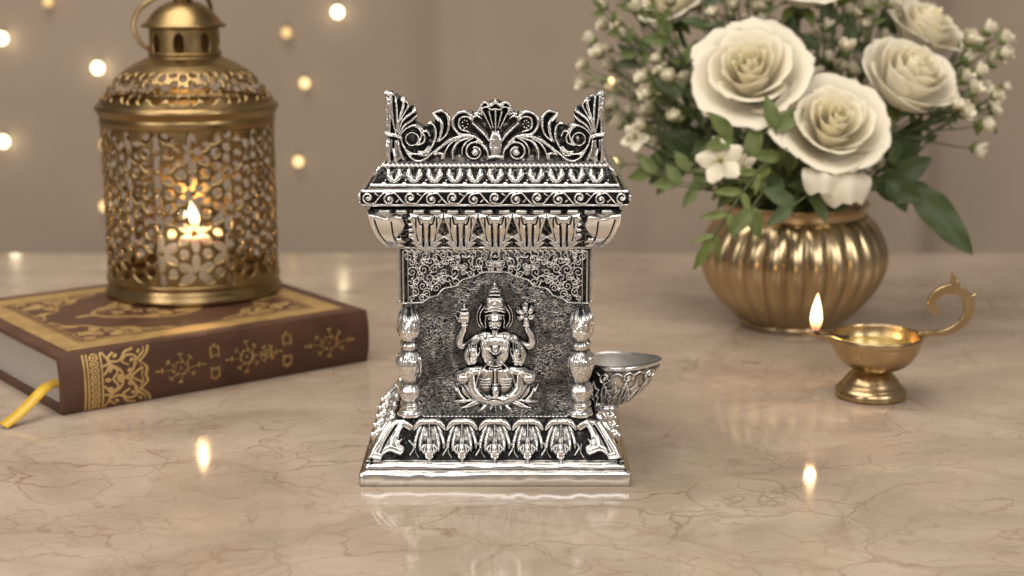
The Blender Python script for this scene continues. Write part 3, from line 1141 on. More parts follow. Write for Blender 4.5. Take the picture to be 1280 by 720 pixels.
# upper scroll
S_(pp(790, 434, 700, 424, 650, 372, 640, 305, 672, 250, 740, 232, 792, 262, 806, 296), [2.0, 2.0, 2.2], [7, 7, 6])
S_(pp(775, 404, 706, 380, 690, 320, 712, 282, 760, 276, 796, 300), [1.3, 1.5, 1.2], 5.5)
for k in range(7):
    Q.dome(*cc(744 + 24 * math.cos(k * 0.9), 340 + 34 * math.sin(k * 0.9)), 1.6, 1.6, 4.2)
S_(pp(812, 330, 870, 384, 915, 430, 944, 480), [1.6, 2.2, 1.2], [7, 7.5, 5])
S_(pp(820, 280, 850, 268, 884, 290), [1.6, 1.8, 1], 5.5)
S_(pp(826, 250, 860, 245, 890, 262), [1.4, 1.6, 1.0], 5)
S_(pp(845, 480, 900, 520, 935, 580, 938, 640), [1.6, 1.6, 1.4], [6, 6, 5])
# comma leaf
S_(pp(522, 486, 580, 430, 606, 350, 600, 272, 560, 228, 505, 232, 478, 246), [1.0, 2.0, 2.2, 1.8], [5, 7, 7.5, 6])
S_(pp(490, 262, 530, 300, 548, 356, 530, 440, 505, 488), [1.8, 2.2, 1.2], [6, 7, 5])
S_(pp(470, 250, 486, 270, 520, 310), [1.6, 2.2, 1.6], 6.5)
# shell
S_(pp(866, 215, 880, 172, 920, 150, 962, 176, 1004, 148), [2.4, 2.4, 2.6], [7.5, 8, 8])
S_(pp(884, 250, 892, 206, 930, 192, 970, 214, 1004, 206), [1.4, 1.5, 1.4], [7, 7.5, 7.5])
for a, b in (((892, 222), (968, 378)), ((950, 232), (985, 372)), ((1004, 226), (1004, 430))):
    S_([cc(*a), cc(*b)], [1.5, 0.8], [7.5, 5])
Q.pillow(pp(942, 470, 978, 380, 1004, 400, 1032, 380, 1068, 470, 1062, 620, 950, 620), 4.2, 7)
S_(pp(950, 626, 1004, 618), 2.2, 4.5)
# corner fan
S_(pp(152, 420, 132, 330, 118, 220, 112, 110), [1.0, 1.9, 2.4], [5, 7, 6])
S_(pp(160, 410, 162, 300, 160, 200, 152, 110), [0.9, 1.7, 1.6], [5, 6.5, 5])
S_(pp(166, 400, 182, 300, 214, 200, 228, 136), [0.9, 1.8, 2.2], [5, 7, 6.5])
S_(pp(190, 310, 236, 230, 262, 176, 240, 140, 205, 138), [1.0, 1.7, 1.6], [5.5, 6.5, 5.5])
S_(pp(172, 412, 206, 320, 262, 262, 330, 216), [0.9, 2.0, 2.0], [5, 7, 6])
S_(pp(178, 424, 226, 350, 280, 312, 330, 270), [0.9, 1.9, 1.8], [5, 7, 6])
S_(pp(186, 436, 236, 380, 300, 350, 350, 360, 392, 400), [0.9, 1.7, 1.4], [5, 6.5, 5])
Q.dome(*cc(112, 82), 7.0, 3.6, 9)
S_(pp(84, 120, 98, 250, 96, 400), [2.2, 1.8, 2.0], [6, 6, 6])
S_(pp(78, 430, 130, 436, 200, 462), [2.4, 2.2, 1.6], [7.5, 7.5, 6])
S_(pp(84, 416, 140, 424, 196, 444), [1.4, 1.4, 1.2], 7.5)
Q.pillow(pp(82, 450, 190, 470, 205, 560, 230, 640, 84, 690), 4.0, 5)
S_(pp(92, 470, 86, 560, 92, 660), [1.8, 2.4, 2.4], [6, 7, 6])
S_(pp(170, 478, 182, 560, 214, 640), [1.4, 1.8, 2.0], [5.5, 6.5, 5.5])
S_(pp(128, 560, 140, 610, 150, 660), [1.2, 2.2, 2.4], [4, 6, 5])
Q.grooves([pp(130, 480, 128, 540), pp(112, 590, 116, 650)], 1.6, 3.0)
# ring scroll beside the corner
Q.spiral(517.4, 173.0, 8.0, 8.0, 1.0, 0, 1.5, 6.5)
S_(pp(196, 470, 220, 540, 290, 590, 380, 588, 450, 540, 488, 460, 492, 390, 470, 340, 420, 330), [1.3, 1.6, 1.4], [5.5, 6.5, 5.5])
S_(pp(330, 520, 384, 500, 398, 450, 384, 412, 420, 400, 440, 440), [1.2, 1.4, 1.2], 5.5)
S_(pp(300, 348, 350, 380, 372, 430, 350, 500), [1.2, 1.5, 1.1], 5)
S_(pp(214, 520, 262, 610, 330, 654, 396, 640, 470, 580, 610, 470), [1.4, 1.8, 1.6], [5.5, 6.5, 6.5])
S_(pp(330, 600, 400, 606, 450, 560), [1.0, 1.3, 1.0], 5)
S_(pp(340, 572, 388, 572, 430, 530), [1.0, 1.3, 1.0], 5)
Q.dome(*cc(272, 598), 4.6, 3.0, 7)
Q.h += 0.25 * vnoise(Q.X, Q.Y, 2.5, 52)
sheet("crest", Q.X, Q.Y, QF, np.maximum(Q.h, 0.4), Q.h * 0 - 5.0, crest_map, SILVER, shrine, np.clip(Q.patina(4, -1.5, 1.7, 0.15, 0.95), 0, 1))
# short returns of the corner leaves along the two sides
cw = 30
G = Rel(481, 525, 110, 206, 2.2)
i0 = int((481 - 480) * 2.6)
from_x = lambda a: np.stack([a[np.clip(((r - 110) * 2.6).round().astype(int), 0, a.shape[0] - 1), np.clip(((c - 480) * 2.6).round().astype(int), 0, a.shape[1] - 1)] for r, c in zip(G.Y, G.X)])
gF, gh = from_x(QF), from_x(np.maximum(Q.h, 0.4))
gF = np.maximum(gF, G.X - 521)
gp = from_x(Q.patina(4, -1.5, 1.5, 0.16, 0.95))
for sgn in (-1, 1):
    def side_map(U, V, H, sgn=sgn):
        P = crest_map(U, V, H * 0)
        return np.stack([SX + sgn * (135.0 * sC - 5.0 * sC * 0.6 + (H - 2) * sC), YC + (U - 486) * sC, P[..., 2]], -1)
    sheet("crest_return", G.X, G.Y, gF, gh, gh * 0 - 3.0, side_map, SILVER, shrine, gp)

# ---- seated goddess in high relief
D = Rel(566, 672, 340, 518, 3.0)
fig_map = face_map(YF - .0002)
M_ = lambda x: 2 * 619.0 - x
# halo of dark hair
D.dome(618.5, 390, 17, 26, 5.0)
# upper body and shoulders
D.mirror = 618.8
D.stroke([(618.8, 419), (606, 419), (597, 423)], [8, 8, 6.5], [10, 10, 9])
D.stroke([(618.8, 424), (607, 428), (612, 446), (616, 456)], [11, 11.5, 10, 9.5], [11.5, 12, 11, 11])
D.dome(610, 433, 7.5, 6.5, 14.0)
D.mirror = None
# neck and head
D.stroke([(618.5, 416), (618.5, 404)], 5.5, 11)
D.dome(618.5, 396, 11.0, 15.5, 14.5)
D.dome(618.5, 399, 9.5, 12.5, 15.5, p=0.42)
# face: brow, nose, eyes, cheeks, lips, chin
D.mirror = 618.5
D.mirror = None
D.dome(618.5, 399, 9.8, 13.0, 2.4, op="add", p=.5)
D.mirror = 618.5
D.grooves([[(616.4, 397.6), (613.4, 396.8), (610.6, 397.8)]], 1.3, 3.4)
D.dome(613.4, 397.5, 1.2, 0.8, 14.8)
D.dome(612.8, 403, 3.0, 3.0, 17.2)
D.mirror = None
D.stroke([(618.5, 393), (618.5, 398), (618.5, 401.6)], [1.0, 1.2, 1.9], [18.4, 19.6, 21.0])
D.grooves([[(614.2, 405.6), (618.5, 407.2), (622.8, 405.6)]], 1.2, 4.2)
D.stroke([(616, 404.9), (618.5, 404.6), (621, 404.9)], 0.8, 18.6)
D.stroke([(616, 408.3), (618.5, 408.9), (621, 408.3)], 0.9, 18.2)
D.dome(618.5, 410.6, 3.0, 2.2, 17.0)
# ears with long ear ornaments
D.mirror = 618.5
D.stroke([(605.5, 381), (600.5, 390), (600.5, 399), (604, 405)], [1.4, 1.6, 1.4], 7.5)
D.stroke([(602, 379), (596.8, 389), (597, 400), (601, 407)], 1.1, 6.2)
D.stroke([(607.6, 394), (606.6, 399), (607.4, 403)], 1.6, 10)
D.dome(607.4, 405.5, 2.0, 2.2, 10.5)
# rear arms raised behind
D.mirror = None
D.stroke([(597, 420), (585, 428), (576, 430), (575.5, 421), (580, 409), (581, 402)], [5.5, 5.4, 5.8, 5.4, 4.4, 4.0], [7, 6.5, 8, 9, 9.5, 10])
D.stroke([(641, 420), (652, 428), (663, 430), (664.5, 421), (659, 409), (657.5, 402)], [5.5, 5.4, 5.8, 5.4, 4.4, 4.0], [7, 6.5, 8, 9, 9.5, 10])
D.stroke([(577, 404), (584, 403.5)], 1.7, 10.5)
D.stroke([(654, 404), (661, 403.5)], 1.7, 10.5)
for x, y in ((577.4, 400.6), (578.8, 399.2), (580.6, 398.6), (582.4, 399.0)):
    D.stroke([(x + 0.3, y + 5), (x, y)], [1.1, 0.9], [10, 10.5])
for x, y in ((655.0, 399.8), (656.6, 398.8), (658.4, 398.8), (660.0, 399.8)):
    D.stroke([(x, y + 5), (x, y)], [1.1, 0.9], [10, 10.5])
# front arms: elbows out, open palms
D.stroke([(599, 422), (590, 430), (584.5, 441), (586.5, 449), (591, 446)], [7, 6.6, 6.4, 6.0, 5.0], [9.5, 10.5, 11, 12, 13])
D.stroke([(639, 422), (648, 430), (653, 441), (650.5, 450), (646, 447)], [7, 6.6, 6.4, 6.0, 5.0], [9.5, 10.5, 11, 12, 13])
D.stroke([(591.5, 448), (591.5, 435)], [6.0, 7.8], [14, 15])
for i, x in enumerate((586.6, 589.6, 592.6, 595.4)):
    D.stroke([(x, 434), (x + 0.2 * (i - 1.5), 424.4 + (1.6 if i in (0, 3) else 0) + (0.8 if i == 3 else 0))], [1.8, 1.2], [16.2, 14.5])
D.stroke([(597, 441), (599.6, 435.5), (599.4, 431)], [2.0, 1.7, 1.2], [13, 12.5, 11.5])
D.spiral(591.3, 436.5, 3.2, 1.0, 1.2, 0.4, 0.9, 15.2)
D.stroke([(645.5, 450), (645.5, 436)], [5.6, 6.2], [14, 15])
for i, x in enumerate((641.4, 644.2, 647.0, 649.6)):
    D.stroke([(x, 434), (x, 422.6 + (1.4 if i in (0, 3) else 0))], [1.7, 1.2], [16.2, 14.5])
D.stroke([(640.4, 442), (638.2, 436.5), (638.8, 432)], [2.0, 1.6, 1.2], [13, 12.5, 11.5])
D.stroke([(641, 438), (645.5, 437), (650, 438)], 0.9, 14.8)
for y in (440.5, 443.5):
    D.stroke([(586.4, y + 3), (591, y + 4.5), (596.4, y + 3)], 0.9, 14.8)
    D.stroke([(640.8, y + 3.5), (645.5, y + 4.5), (650.4, y + 3.5)], 0.9, 14.8)
# necklaces, breast band and garland
D.mirror = 618.8
D.stroke([(608, 415), (612, 422), (618.8, 425)], 1.1, 13)
D.stroke([(604, 416), (608, 428), (614.5, 436), (618.8, 439)], 1.4, [12, 14.5, 14.2])
D.stroke([(601, 417), (603.5, 430), (611, 442), (618.8, 446)], 1.0, [11, 14, 14])
D.stroke([(597, 421), (590, 427)], 1.6, 12)
D.stroke([(600, 418), (606, 424), (605, 432)], [2.0, 2.2, 1.4], [12, 13, 12])
D.mirror = None
# legs folded on the lotus: knees, shins, skirt
D.mirror = 619.5
D.stroke([(606, 461), (591, 462), (579.5, 469)], [7, 9, 9.5], [12, 14, 14])
D.dome(579, 469, 12.0, 10.0, 15.5)
D.stroke([(574, 463.5), (583, 461.5), (591, 463)], 1.7, 15.5)
D.stroke([(590, 463), (590.5, 480), (601, 493), (619.5, 498)], [6.0, 8.6, 9.4, 9.0], [14, 16.0, 17.5, 18])
D.stroke([(583, 478), (590, 489), (601, 497)], [5, 5, 4], [10, 11, 12])
D.stroke([(614, 448), (606, 454), (598, 465), (595, 478)], [1.5, 1.8, 1.6], [14, 17, 17])
D.stroke([(616, 449), (610, 460), (603, 470), (598, 482)], 1.1, 13.5)
for k in range(4):
    D.stroke([(599 + k, 469 + 3.4 * k), (606, 470 + 3.2 * k), (613, 469.5 + 3.4 * k)], 1.0, 15.2)
D.stroke([(594, 488), (604, 491.5), (612, 489)], [1.0, 1.8, 1.0], [17, 19, 17.5])
D.mirror = None
D.pillow([(600, 455), (639, 455), (649, 464), (650, 480), (640, 492), (619, 498), (599, 492), (589, 480), (590, 464)], 12, 6)
D.dome(618.8, 432, 8, 10, 12.6)
D.stroke([(611, 452), (619, 453.5), (627, 452)], 1.8, 14.5)
D.stroke([(611, 455.6), (619, 457), (627, 455.6)], 1.2, 14)
D.stroke([(618.8, 459), (618.8, 476)], [4.6, 4.0], [15, 15.5])
D.stroke([(618.8, 478), (619.2, 484), (619.6, 490)], [6.5, 7.0, 6], [17, 19, 18.5])
D.stroke([(619.8, 490), (620.2, 498), (620, 504)], [6.0, 5.0, 1.6], [19, 18, 12])
D.grooves([[(616.6, 460), (616.4, 475)], [(621, 460), (621.2, 475)], [(612, 479), (619, 477.6), (626, 479)], [(609, 496), (619, 494), (630, 497)], [(600, 486), (610, 494)]], 0.9, 3.5)
D.h += 0.07 * vnoise(D.X, D.Y, 2.6, 61) * (D.h > 1)
DF = blur(0.9 - D.h, 1) / 3
DP = D.patina(4, -1.25, 1.9, 0.085, 0.95)
hair = (np.hypot((D.X - 618.5) / 17.2, (D.Y - 390) / 26.2) < 1) & (D.h < 6.0)
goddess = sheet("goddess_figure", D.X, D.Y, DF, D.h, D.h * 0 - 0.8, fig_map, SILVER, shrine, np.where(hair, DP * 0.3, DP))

# crown
K = Rel(600, 637, 345, 396, 3.2)
K.mirror = 618.5
K.dome(618.5, 382, 14, 12, 12.5)
K.pillow([(606, 388), (607, 372), (611, 368), (618.5, 366), (626, 368), (630, 372), (631, 388)], 13, 6)
K.mirror = None
for y, w in ((389.5, 11.5), (385.0, 12.4), (380.8, 12.0)):
    K.stroke([(618.5 - w, y + 1.0), (618.5, y - 1.0), (618.5 + w, y + 1.0)], 1.6, 16)
K.pillow([(618.5, 371.5), (623, 378.5), (614, 378.5)], 17.5, 3)
for y, w, r in ((370.0, 8.6, 2.4), (365.4, 6.6, 2.2), (361.0, 6.0, 2.0), (357.4, 3.6, 1.8)):
    K.stroke([(618.5 - w, y + .5), (618.5, y), (618.5 + w, y + .5)], r, 13.5)
K.stroke([(618.5, 371), (618.5, 354)], [8.5, 3], [10, 9])
K.stroke([(618.5, 357), (618.5, 352), (618.5, 348.6)], [3.6, 2.4, 1.0], [10.5, 9.5, 6])
sheet("crown", K.X, K.Y, blur(0.9 - K.h, 1) / 3, K.h, K.h * 0 + 0.2, fig_map, SILVER, goddess, K.patina(3, -1.4, 1.2, 0.07, 0.9))
# water pot in one raised hand
K = Rel(568, 594, 370, 406, 3.2)
K.pillow([(574, 402), (587, 402), (588.6, 394), (588, 385.5), (574, 385.5), (573, 394)], 11, 4)
K.stroke([(575, 387.5), (586.4, 387.5)], 1.6, 12)
K.stroke([(577, 384), (584.6, 384)], 1.9, 11)
K.stroke([(580.6, 382), (580.6, 377.5)], [2.8, 1.7], [10, 9])
K.stroke([(576, 396), (571, 394), (570.4, 388), (573.6, 386.4)], 1.1, 8)
K.stroke([(571.6, 396), (574, 400)], 1.2, 7)
K.stroke([(576, 394), (586, 394)], .8, 12)
sheet("water_pot", K.X, K.Y, blur(0.9 - K.h, 1) / 3, K.h, K.h * 0 + 0.2, fig_map, SILVER, goddess, K.patina(3, -1.4, 1.2, 0.08, 0.9))
# lotus bloom in the other
K = Rel(641, 673, 372, 408, 3.2)
K.dome(656.8, 389.6, 13.0, 12.5, 9)
for k in range(6):
    a = k * PI / 3 + 0.4
    K.dome(656.8 + 7.2 * math.cos(a), 389.6 + 7.0 * math.sin(a), 6.6, 5.6, 12.5, a)
    K.spiral(656.8 + 6.6 * math.cos(a), 389.6 + 6.6 * math.sin(a), 3.6, 1, .9, a, 1.0, 13.5)
K.spiral(656.8, 389.6, 4.6, 0.8, 1.4, 0.5, 1.2, 13)
K.stroke([(654.6, 379), (656, 376.4), (659, 377.5)], 1.2, 7)
K.stroke([(657, 400), (657, 404)], 3.2, 9.0)
K.grooves([[(656.8 + 7.5 * math.cos(k * PI / 3 + .95), 389.6 + 7.5 * math.sin(k * PI / 3 + .95)), (656.8 + 11 * math.cos(k * PI / 3 + .95), 389.6 + 11 * math.sin(k * PI / 3 + .95))] for k in range(6)], 1.3, 4)
sheet("lotus_flower", K.X, K.Y, blur(0.9 - K.h, 1) / 3, K.h, K.h * 0 + 0.2, fig_map, SILVER, goddess, K.patina(3, -1.2, 1.4, 0.07, 1.0))
# lotus seat
K = Rel(560, 680, 470, 518, 3.0)
K.mirror = 619.5
for p, w, h in (([(566.5, 500.4), (578, 500), (591, 498)], [.6, 2.2, 1.2], 4.5), ([(575, 508.6), (587, 505.6), (600, 501)], [.6, 2.4, 1.2], 5.0), ([(584, 504), (595, 500), (606, 497)], [.6, 2.2, 1.2], 5.5),
                ([(596.4, 513.6), (603, 509), (610, 503)], [.6, 2.3, 1.4], 5.2), ([(612.4, 513.6), (613.4, 508), (615, 501)], [.5, 2.2, 1.6], 5.0), ([(604, 505), (610, 502)], [1.6, 1.8], 6.0),
                ([(577.5, 481), (581, 489), (588, 496)], [1.2, 2.4, 1.4], 5.5), ([(571.5, 483), (575, 492), (583, 499)], [.7, 2.0, 1.2], 4.5), ([(584, 480), (588, 490)], [2, 2], 6.5), ([(566, 478), (570, 487)], [.6, 1.6], 3.4)):
    K.stroke(p, np.array(w) * 1.4, np.array([h * .7, h, h]) * 1.25)
K.mirror = None
K.stroke([(619.5, 514), (619.5, 504)], [.5, 2.0], 5.5)
seat = sheet("lotus_seat", K.X, K.Y, blur(0.8 - K.h, 1) / 2, K.h, K.h * 0 - 0.6, fig_map, SILVER, goddess, K.patina(3, -1.2, 1.4, 0.12, 0.9))

# ---- leaf shaped oil bowl on the right flank
BC = at_y(766, 449, 0.042)
sB = scale_at(BC)
zr, zb = float(BC[2]), float(at_y(757, 505, 0.042)[2])
BR = Rel(0, 240, 0, 60, 2.2)
BR.stroke([(0, 3.0), (240, 3.0)], 3.0, 2.2, smooth=False)
for k in range(8):
    x = 30 * k + 2
    BR.pillow([(x - 1, 56), (x - 9, 44), (x - 6.5, 40), (x - 10, 32), (x - 5, 30), (x, 20), (x + 5, 30), (x + 10, 32), (x + 6.5, 40), (x + 9, 44), (x + 1, 56)], 2.6, 4)
    BR.grooves([[(x, 24), (x, 54)], [(x, 40), (x - 7, 33)], [(x, 40), (x + 7, 33)], [(x, 48), (x - 6, 43)], [(x, 48), (x + 6, 43)]], .9, 2.2)
    BR.spiral(x + 15, 15, 7.5, 2, 1.3 * (1 if k % 2 else -1), 0.4, 1.5, 2.6)
    BR.dome(x + 15, 15, 2, 2, 3)
    BR.stroke([(x + 7, 12), (x, 9), (x - 7, 12)], 1.4, 2.3)
    BR.stroke([(x + 15, 24), (x + 13, 36), (x + 15, 54)], [2.5, 1.6, 1], 2.2)
    BR.stroke([(x + 18, 28), (x + 20, 40), (x + 16, 54)], [1.6, 1.4, 1], 1.8)


def bowl_xy(U, V, extra):
    a = U / 240 * 2 * PI - PI
    t = V / 60
    prof = (1 - (0.93 * np.clip(t, 0, 1)) ** 2.2) ** (1 / 2.2)
    spout = np.exp(-np.abs(a / 0.55) ** 1.5)
    r = .0130 * (1 + 0.54 * spout * (1 - t) ** 0.35)
    r = r * prof + extra
    lean = -.0032 * t
    return np.stack([BC[0] + .0008 + lean + r * np.cos(a), BC[1] + r * np.sin(a) * 1.05, zr + (zb - zr) * t + .0006 * spout * (1 - t)], -1)


bowl_out = lambda U, V, H: bowl_xy(U, V, H * sB * .8 - .0002)
bowl = sheet("oil_bowl", BR.X, BR.Y, None, BR.h, BR.h * 0, bowl_out, SILVER, shrine, np.clip(.12 + BR.patina(3, -1.3, 0.9, 0.3, 0.9), 0, 1), back=False, walls=False)
BRIGHT = simple_mat("bright_silver", (0.80, 0.77, 0.73), (0.92, 0.90, 0.88), 0.48, 1.0, 300, 0.1, 0.05)
bi = Rel(0, 240, 0, 54, 0.8)
sheet("bowl_lining", bi.X, bi.Y, None, bi.h, bi.h, lambda U, V, H: bowl_xy(U, V, -.0007 + .0005 * (V < 1)) + np.array([0, 0, .0002]) * (V < 1)[..., None], BRIGHT, bowl, np.full_like(bi.X, .95), back=False, walls=False)
m = MB()
m.lathe(round_prof([(.001, zb - .0014), (.0062, zb - .0014), (.0066, zb - .0004), (.0056, zb + .0006), (.001, zb + .0012)], .0003), (BC[0] - .0026, BC[1]), 32)
m.build("bowl_foot", SILVER, bowl, patina=True)
m = MB()
m.tube([(SX + BW - .001, BC[1], zr - .006), (BC[0] - .010, BC[1], zr - .007)], [.004, .003], 12)
m.build("bracket", SILVER, bowl, patina=True)

# ================================================================ leather book
BO = at_z(78, 520, 0.0)
BA = math.radians(37.5)
BU = np.array([math.cos(BA), math.sin(BA), 0])
BV = np.array([-math.sin(BA), math.cos(BA), 0])
BL, BWD, BH = .168, .146, .028
book = thing("hardcover_book", "brown leather hardcover book with gilt borders lying under the brass lantern", "book", BO)


def bk(u, v, z):
    u, v, z = np.broadcast_arrays(np.asarray(u, float), np.asarray(v, float), np.asarray(z, float))
    return BO + u[..., None] * BU + v[..., None] * BV + z[..., None] * np.array([0, 0, 1.0])


def bk_box(name, lo, hi, mat, bev=0.0, parent=book):
    m = MB()
    m.box(lo, hi)
    m.v = [tuple(bk(*p)) for p in m.v]
    o = m.build(name, mat, parent, smooth=False)
    if bev:
        bevel(o, bev, 3)
    return o


TB = .0026
bk_box("cover_board", (0, .004, 0.0002), (BL, BWD, TB), LEATHER, .0008)
top_board = bk_box("cover_board", (0, .004, BH - TB), (BL, BWD, BH), LEATHER, .0008)
pg = bk_box("page_block", (.0042, .003, TB), (BL - .0042, BWD - .004, BH - TB), None, 0)
m, nt, b = new_mat("stacked_pages")
tc = N(nt, "ShaderNodeTexCoord")
wv = N(nt, "ShaderNodeTexWave", bands_direction="Z")
wv.inputs["Scale"].default_value, wv.inputs["Distortion"].default_value, wv.inputs["Detail"].default_value = 240, 2.2, 4
nt.links.new(tc.outputs["Object"], wv.inputs["Vector"])
r = ramp(nt, [(0.0, (0.26, 0.21, 0.17)), (0.6, (0.58, 0.52, 0.47))])
nt.links.new(wv.outputs["Fac"], r.inputs["Fac"])
nt.links.new(r.outputs["Color"], b.inputs["Base Color"])
b.inputs["Roughness"].default_value = 0.85
pg.data.materials.clear()
pg.data.materials.append(m)
# rounded spine, a thick curved slab
nz_ = 18
zz = np.linspace(0, 1, nz_)


def spine_v(z):
    return -.0026 * (1 - np.abs(2 * z / BH - 1) ** 2.6) + .0004


sv, sf = [], []
us = np.linspace(0, BL, 40)
for side, off in ((0, 0.0), (1, .0042)):
    for z in zz * BH:
        zc = z if side == 0 else min(max(z, .0006), BH - .0006)
        for u in us:
            sv.append(bk(u, float(spine_v(z)) + off, zc + (0.0001 if z == 0 else 0)))
n0, nu = nz_ * 40, 40
for j in range(nz_ - 1):
    for i in range(nu - 1):
        sf.append((j * nu + i, j * nu + i + 1, (j + 1) * nu + i + 1, (j + 1) * nu + i))
        sf.append((n0 + j * nu + i, n0 + (j + 1) * nu + i, n0 + (j + 1) * nu + i + 1, n0 + j * nu + i + 1))
    for i, fl in ((0, 1), (nu - 1, 0)):
        q = (j * nu + i, (j + 1) * nu + i, n0 + (j + 1) * nu + i, n0 + j * nu + i)
        sf.append(q if fl else tuple(reversed(q)))
for i in range(nu - 1):
    sf.append((i, n0 + i, n0 + i + 1, i + 1))
    t = (nz_ - 1) * nu
    sf.append((t + i, t + i + 1, n0 + t + i + 1, n0 + t + i))
spine = mesh_obj("spine", sv, sf, LEATHER, book)
es = spine.modifiers.new("edges", "EDGE_SPLIT")
es.split_angle = math.radians(45)

foil = .00012
top_map = lambda U, V, H: bk(U / 1000, V / 1000, BH + H)
spine_map = lambda U, V, H: bk(U / 1000, spine_v(V / 1000) - H, V / 1000)


def gold(name, R, mapf, parent, thr=0.5, mat=None):
    F = blur(thr - R.h, 1)
    return sheet(name, R.X, R.Y, F, R.h * 0 + foil, R.h * 0 - foil, mapf, mat or GOLD, parent)


UL, VL = BL * 1000, BWD * 1000
# gilt border: two rails with a row of small lozenges and dots punched between
R = Rel(6, UL - 6, 8, VL - 6, 2.6)
e = np.minimum(np.minimum(R.X - 8, UL - 8 - R.X), np.minimum(R.Y - 10, VL - 8 - R.Y))
along = np.where(np.minimum(R.X - 8, UL - 8 - R.X) < np.minimum(R.Y - 10, VL - 8 - R.Y), R.Y, R.X)
R.h = np.where((e > 0) & (e < 11), 1.0, 0.0)
R.h = np.where(np.abs(e - 1.5) < .3, 0, R.h)
R.h = np.where(np.abs(e - 9.6) < .3, 0, R.h)
ph = (along / 9.0) % 1.0 - 0.5
R.h = np.where((np.abs(np.abs(ph) * 9 + np.abs(e - 5.5) * 1.3 - 3.0) < .35) & (np.abs(e - 5.5) < 3), 0, R.h)
R.h = np.where(np.hypot(ph * 9, e - 5.5) < .8, 0, R.h)
R.h = np.where(np.hypot((np.abs(ph) - 0.5) * 9, np.abs(e - 5.5) - 2.4) < .7, 0, R.h)
R.h = np.where((e > 12.2) & (e < 12.8), 1.0, R.h)
gold("gilt_border", R, top_map, top_board)
# lacy corner ornaments
for su in (0, 1):
    for sv_ in (0, 1):
        R = Rel(0, 52, 0, 50, 3.0)
        tri = (R.X / 48 + R.Y / 46)
        lim = 1 - 0.05 * np.cos((R.X - R.Y) / 4.6) - 0.10 * np.sin(np.clip((R.X / 48 - R.Y / 46) * 0.5 + 0.5, 0, 1) * PI)
        inside = tri < lim
        nr = Rel(0, 52, 0, 50, 3.0)
        rs = np.random.RandomState(3)
        for k in range(60):
            x, y = rs.uniform(1, 48), rs.uniform(1, 46)
            if x / 48 + y / 46 < 0.9:
                nr.spiral(x, y, rs.uniform(2.2, 4.2), .8, rs.choice([-1, 1]) * rs.uniform(.8, 1.3), rs.uniform(0, 6.3), .55, 1.0)
                nr.dome(x + 1.5, y, 1.1, .7, 1, rs.uniform(0, 3))
        R.h = np.where(inside & (nr.h > 0), 1.0, 0.0)
        R.h = np.where(np.abs(tri - lim + .03) < .022, 1.0, R.h)
        R.h = np.where(inside & (np.minimum(R.X, R.Y) < .8), 1.0, R.h)
        cu = (lambda U, su=su: 22.5 + U if su == 0 else UL - 22.5 - U)
        cv = (lambda V, s=sv_: 24.5 + V if s == 0 else VL - 22.5 - V)
        gold("gilt_corner", R, lambda U, V, H, cu=cu, cv=cv: top_map(cu(U), cv(V), H), top_board)
# central medallion
R = Rel(-46, 46, -40, 40, 2.6)
a = np.arctan2(R.Y / 30, R.X / 40)
rr = np.hypot(R.X / 40, R.Y / 30)
lim = 0.80 / (np.abs(np.cos(a)) ** 1.15 + np.abs(np.sin(a)) ** 1.15) ** (1 / 1.15) * (1 + 0.10 * np.abs(np.sin(4 * a))) + .12
nr = Rel(-46, 46, -40, 40, 2.6)
rs = np.random.RandomState(9)
for k in range(90):
    nr.spiral(rs.uniform(-40, 40), rs.uniform(-30, 30), rs.uniform(2.5, 4.5), .8, rs.choice([-1, 1]) * rs.uniform(.8, 1.3), rs.uniform(0, 6.3), .75, 1.0)
R.h = np.where((rr < lim) & (nr.h > 0), 1.0, 0.0)
R.h = np.where(np.abs(rr - lim + .05) < .035, 1.0, R.h)
for s in (-1, 1):
    R.stroke([(s * 34, 0), (s * 40, 0), (s * 45, 0)], [1.5, 2.6, .4], 1.0)
gold("gilt_medallion", R, lambda U, V, H: top_map(UL / 2 + U, VL / 2 + 2 + V, H), top_board)
# spine band with arabesque
R = Rel(9, 50, 0.5, 27.5, 5.0)
for x, w in ((11.2, .45), (13.0, .45), (19.8, .5)):
    R.h = np.where(np.abs(R.X - x) < w, 1.0, R.h)
R.h = np.where((R.X > 14.1) & (R.X < 18.6), 1.0, R.h)
q = ((R.Y / 3.0) % 1.0 - .5) * 3
R.h = np.where((np.abs(np.hypot(q, R.X - 16.3) - 1.0) < .22), 0.0, R.h)
R.h = np.where((np.hypot(np.abs(q) - 1.5, np.abs(R.X - 16.3) - 1.5) < .45), 0.0, R.h)
edge = 38.5 + 5.6 * np.abs(np.cos((R.Y - 14) / 27 * 2 * PI)) ** 0.8 - 2.4 * np.exp(-((R.Y - 14) / 2.5) ** 2)
T = Rel(9, 50, 0.5, 27.5, 5.0)
for sy in (-1, 1):
    Y = lambda d: 14 + sy * d
    T.stroke([(21, Y(13)), (24, Y(9)), (29, Y(8.6)), (32, Y(12)), (36, Y(13))], .55, 1)
    T.stroke([(21, Y(3)), (24.5, Y(6.5)), (29, Y(4)), (31, Y(0)), (35, Y(3)), (38, Y(8)), (42, Y(11))], .6, 1)
    T.stroke([(25, Y(0)), (27.5, Y(3.5)), (25, Y(6.5)), (23, Y(10)), (26, Y(12.5))], .55, 1)
    T.stroke([(33, Y(6)), (30, Y(8)), (33, Y(10.5)), (37, Y(9.5)), (36, Y(5.5))], .55, 1)
    T.stroke([(40, Y(3.5)), (37, Y(2)), (34, Y(0))], .55, 1)
    T.stroke([(21, Y(7)), (23, Y(7.5))], .6, 1)
    for x, d in ((27, 11), (35, 8), (24, 4.5), (39, 11.5), (33.5, 3.4)):
        T.dome(x, Y(d), 1.3, .85, 1, sy * .7)
T.dome(29, 14, 2.0, 2.0, 1)
T.dome(22.5, 14, 1.6, 1.1, 1)
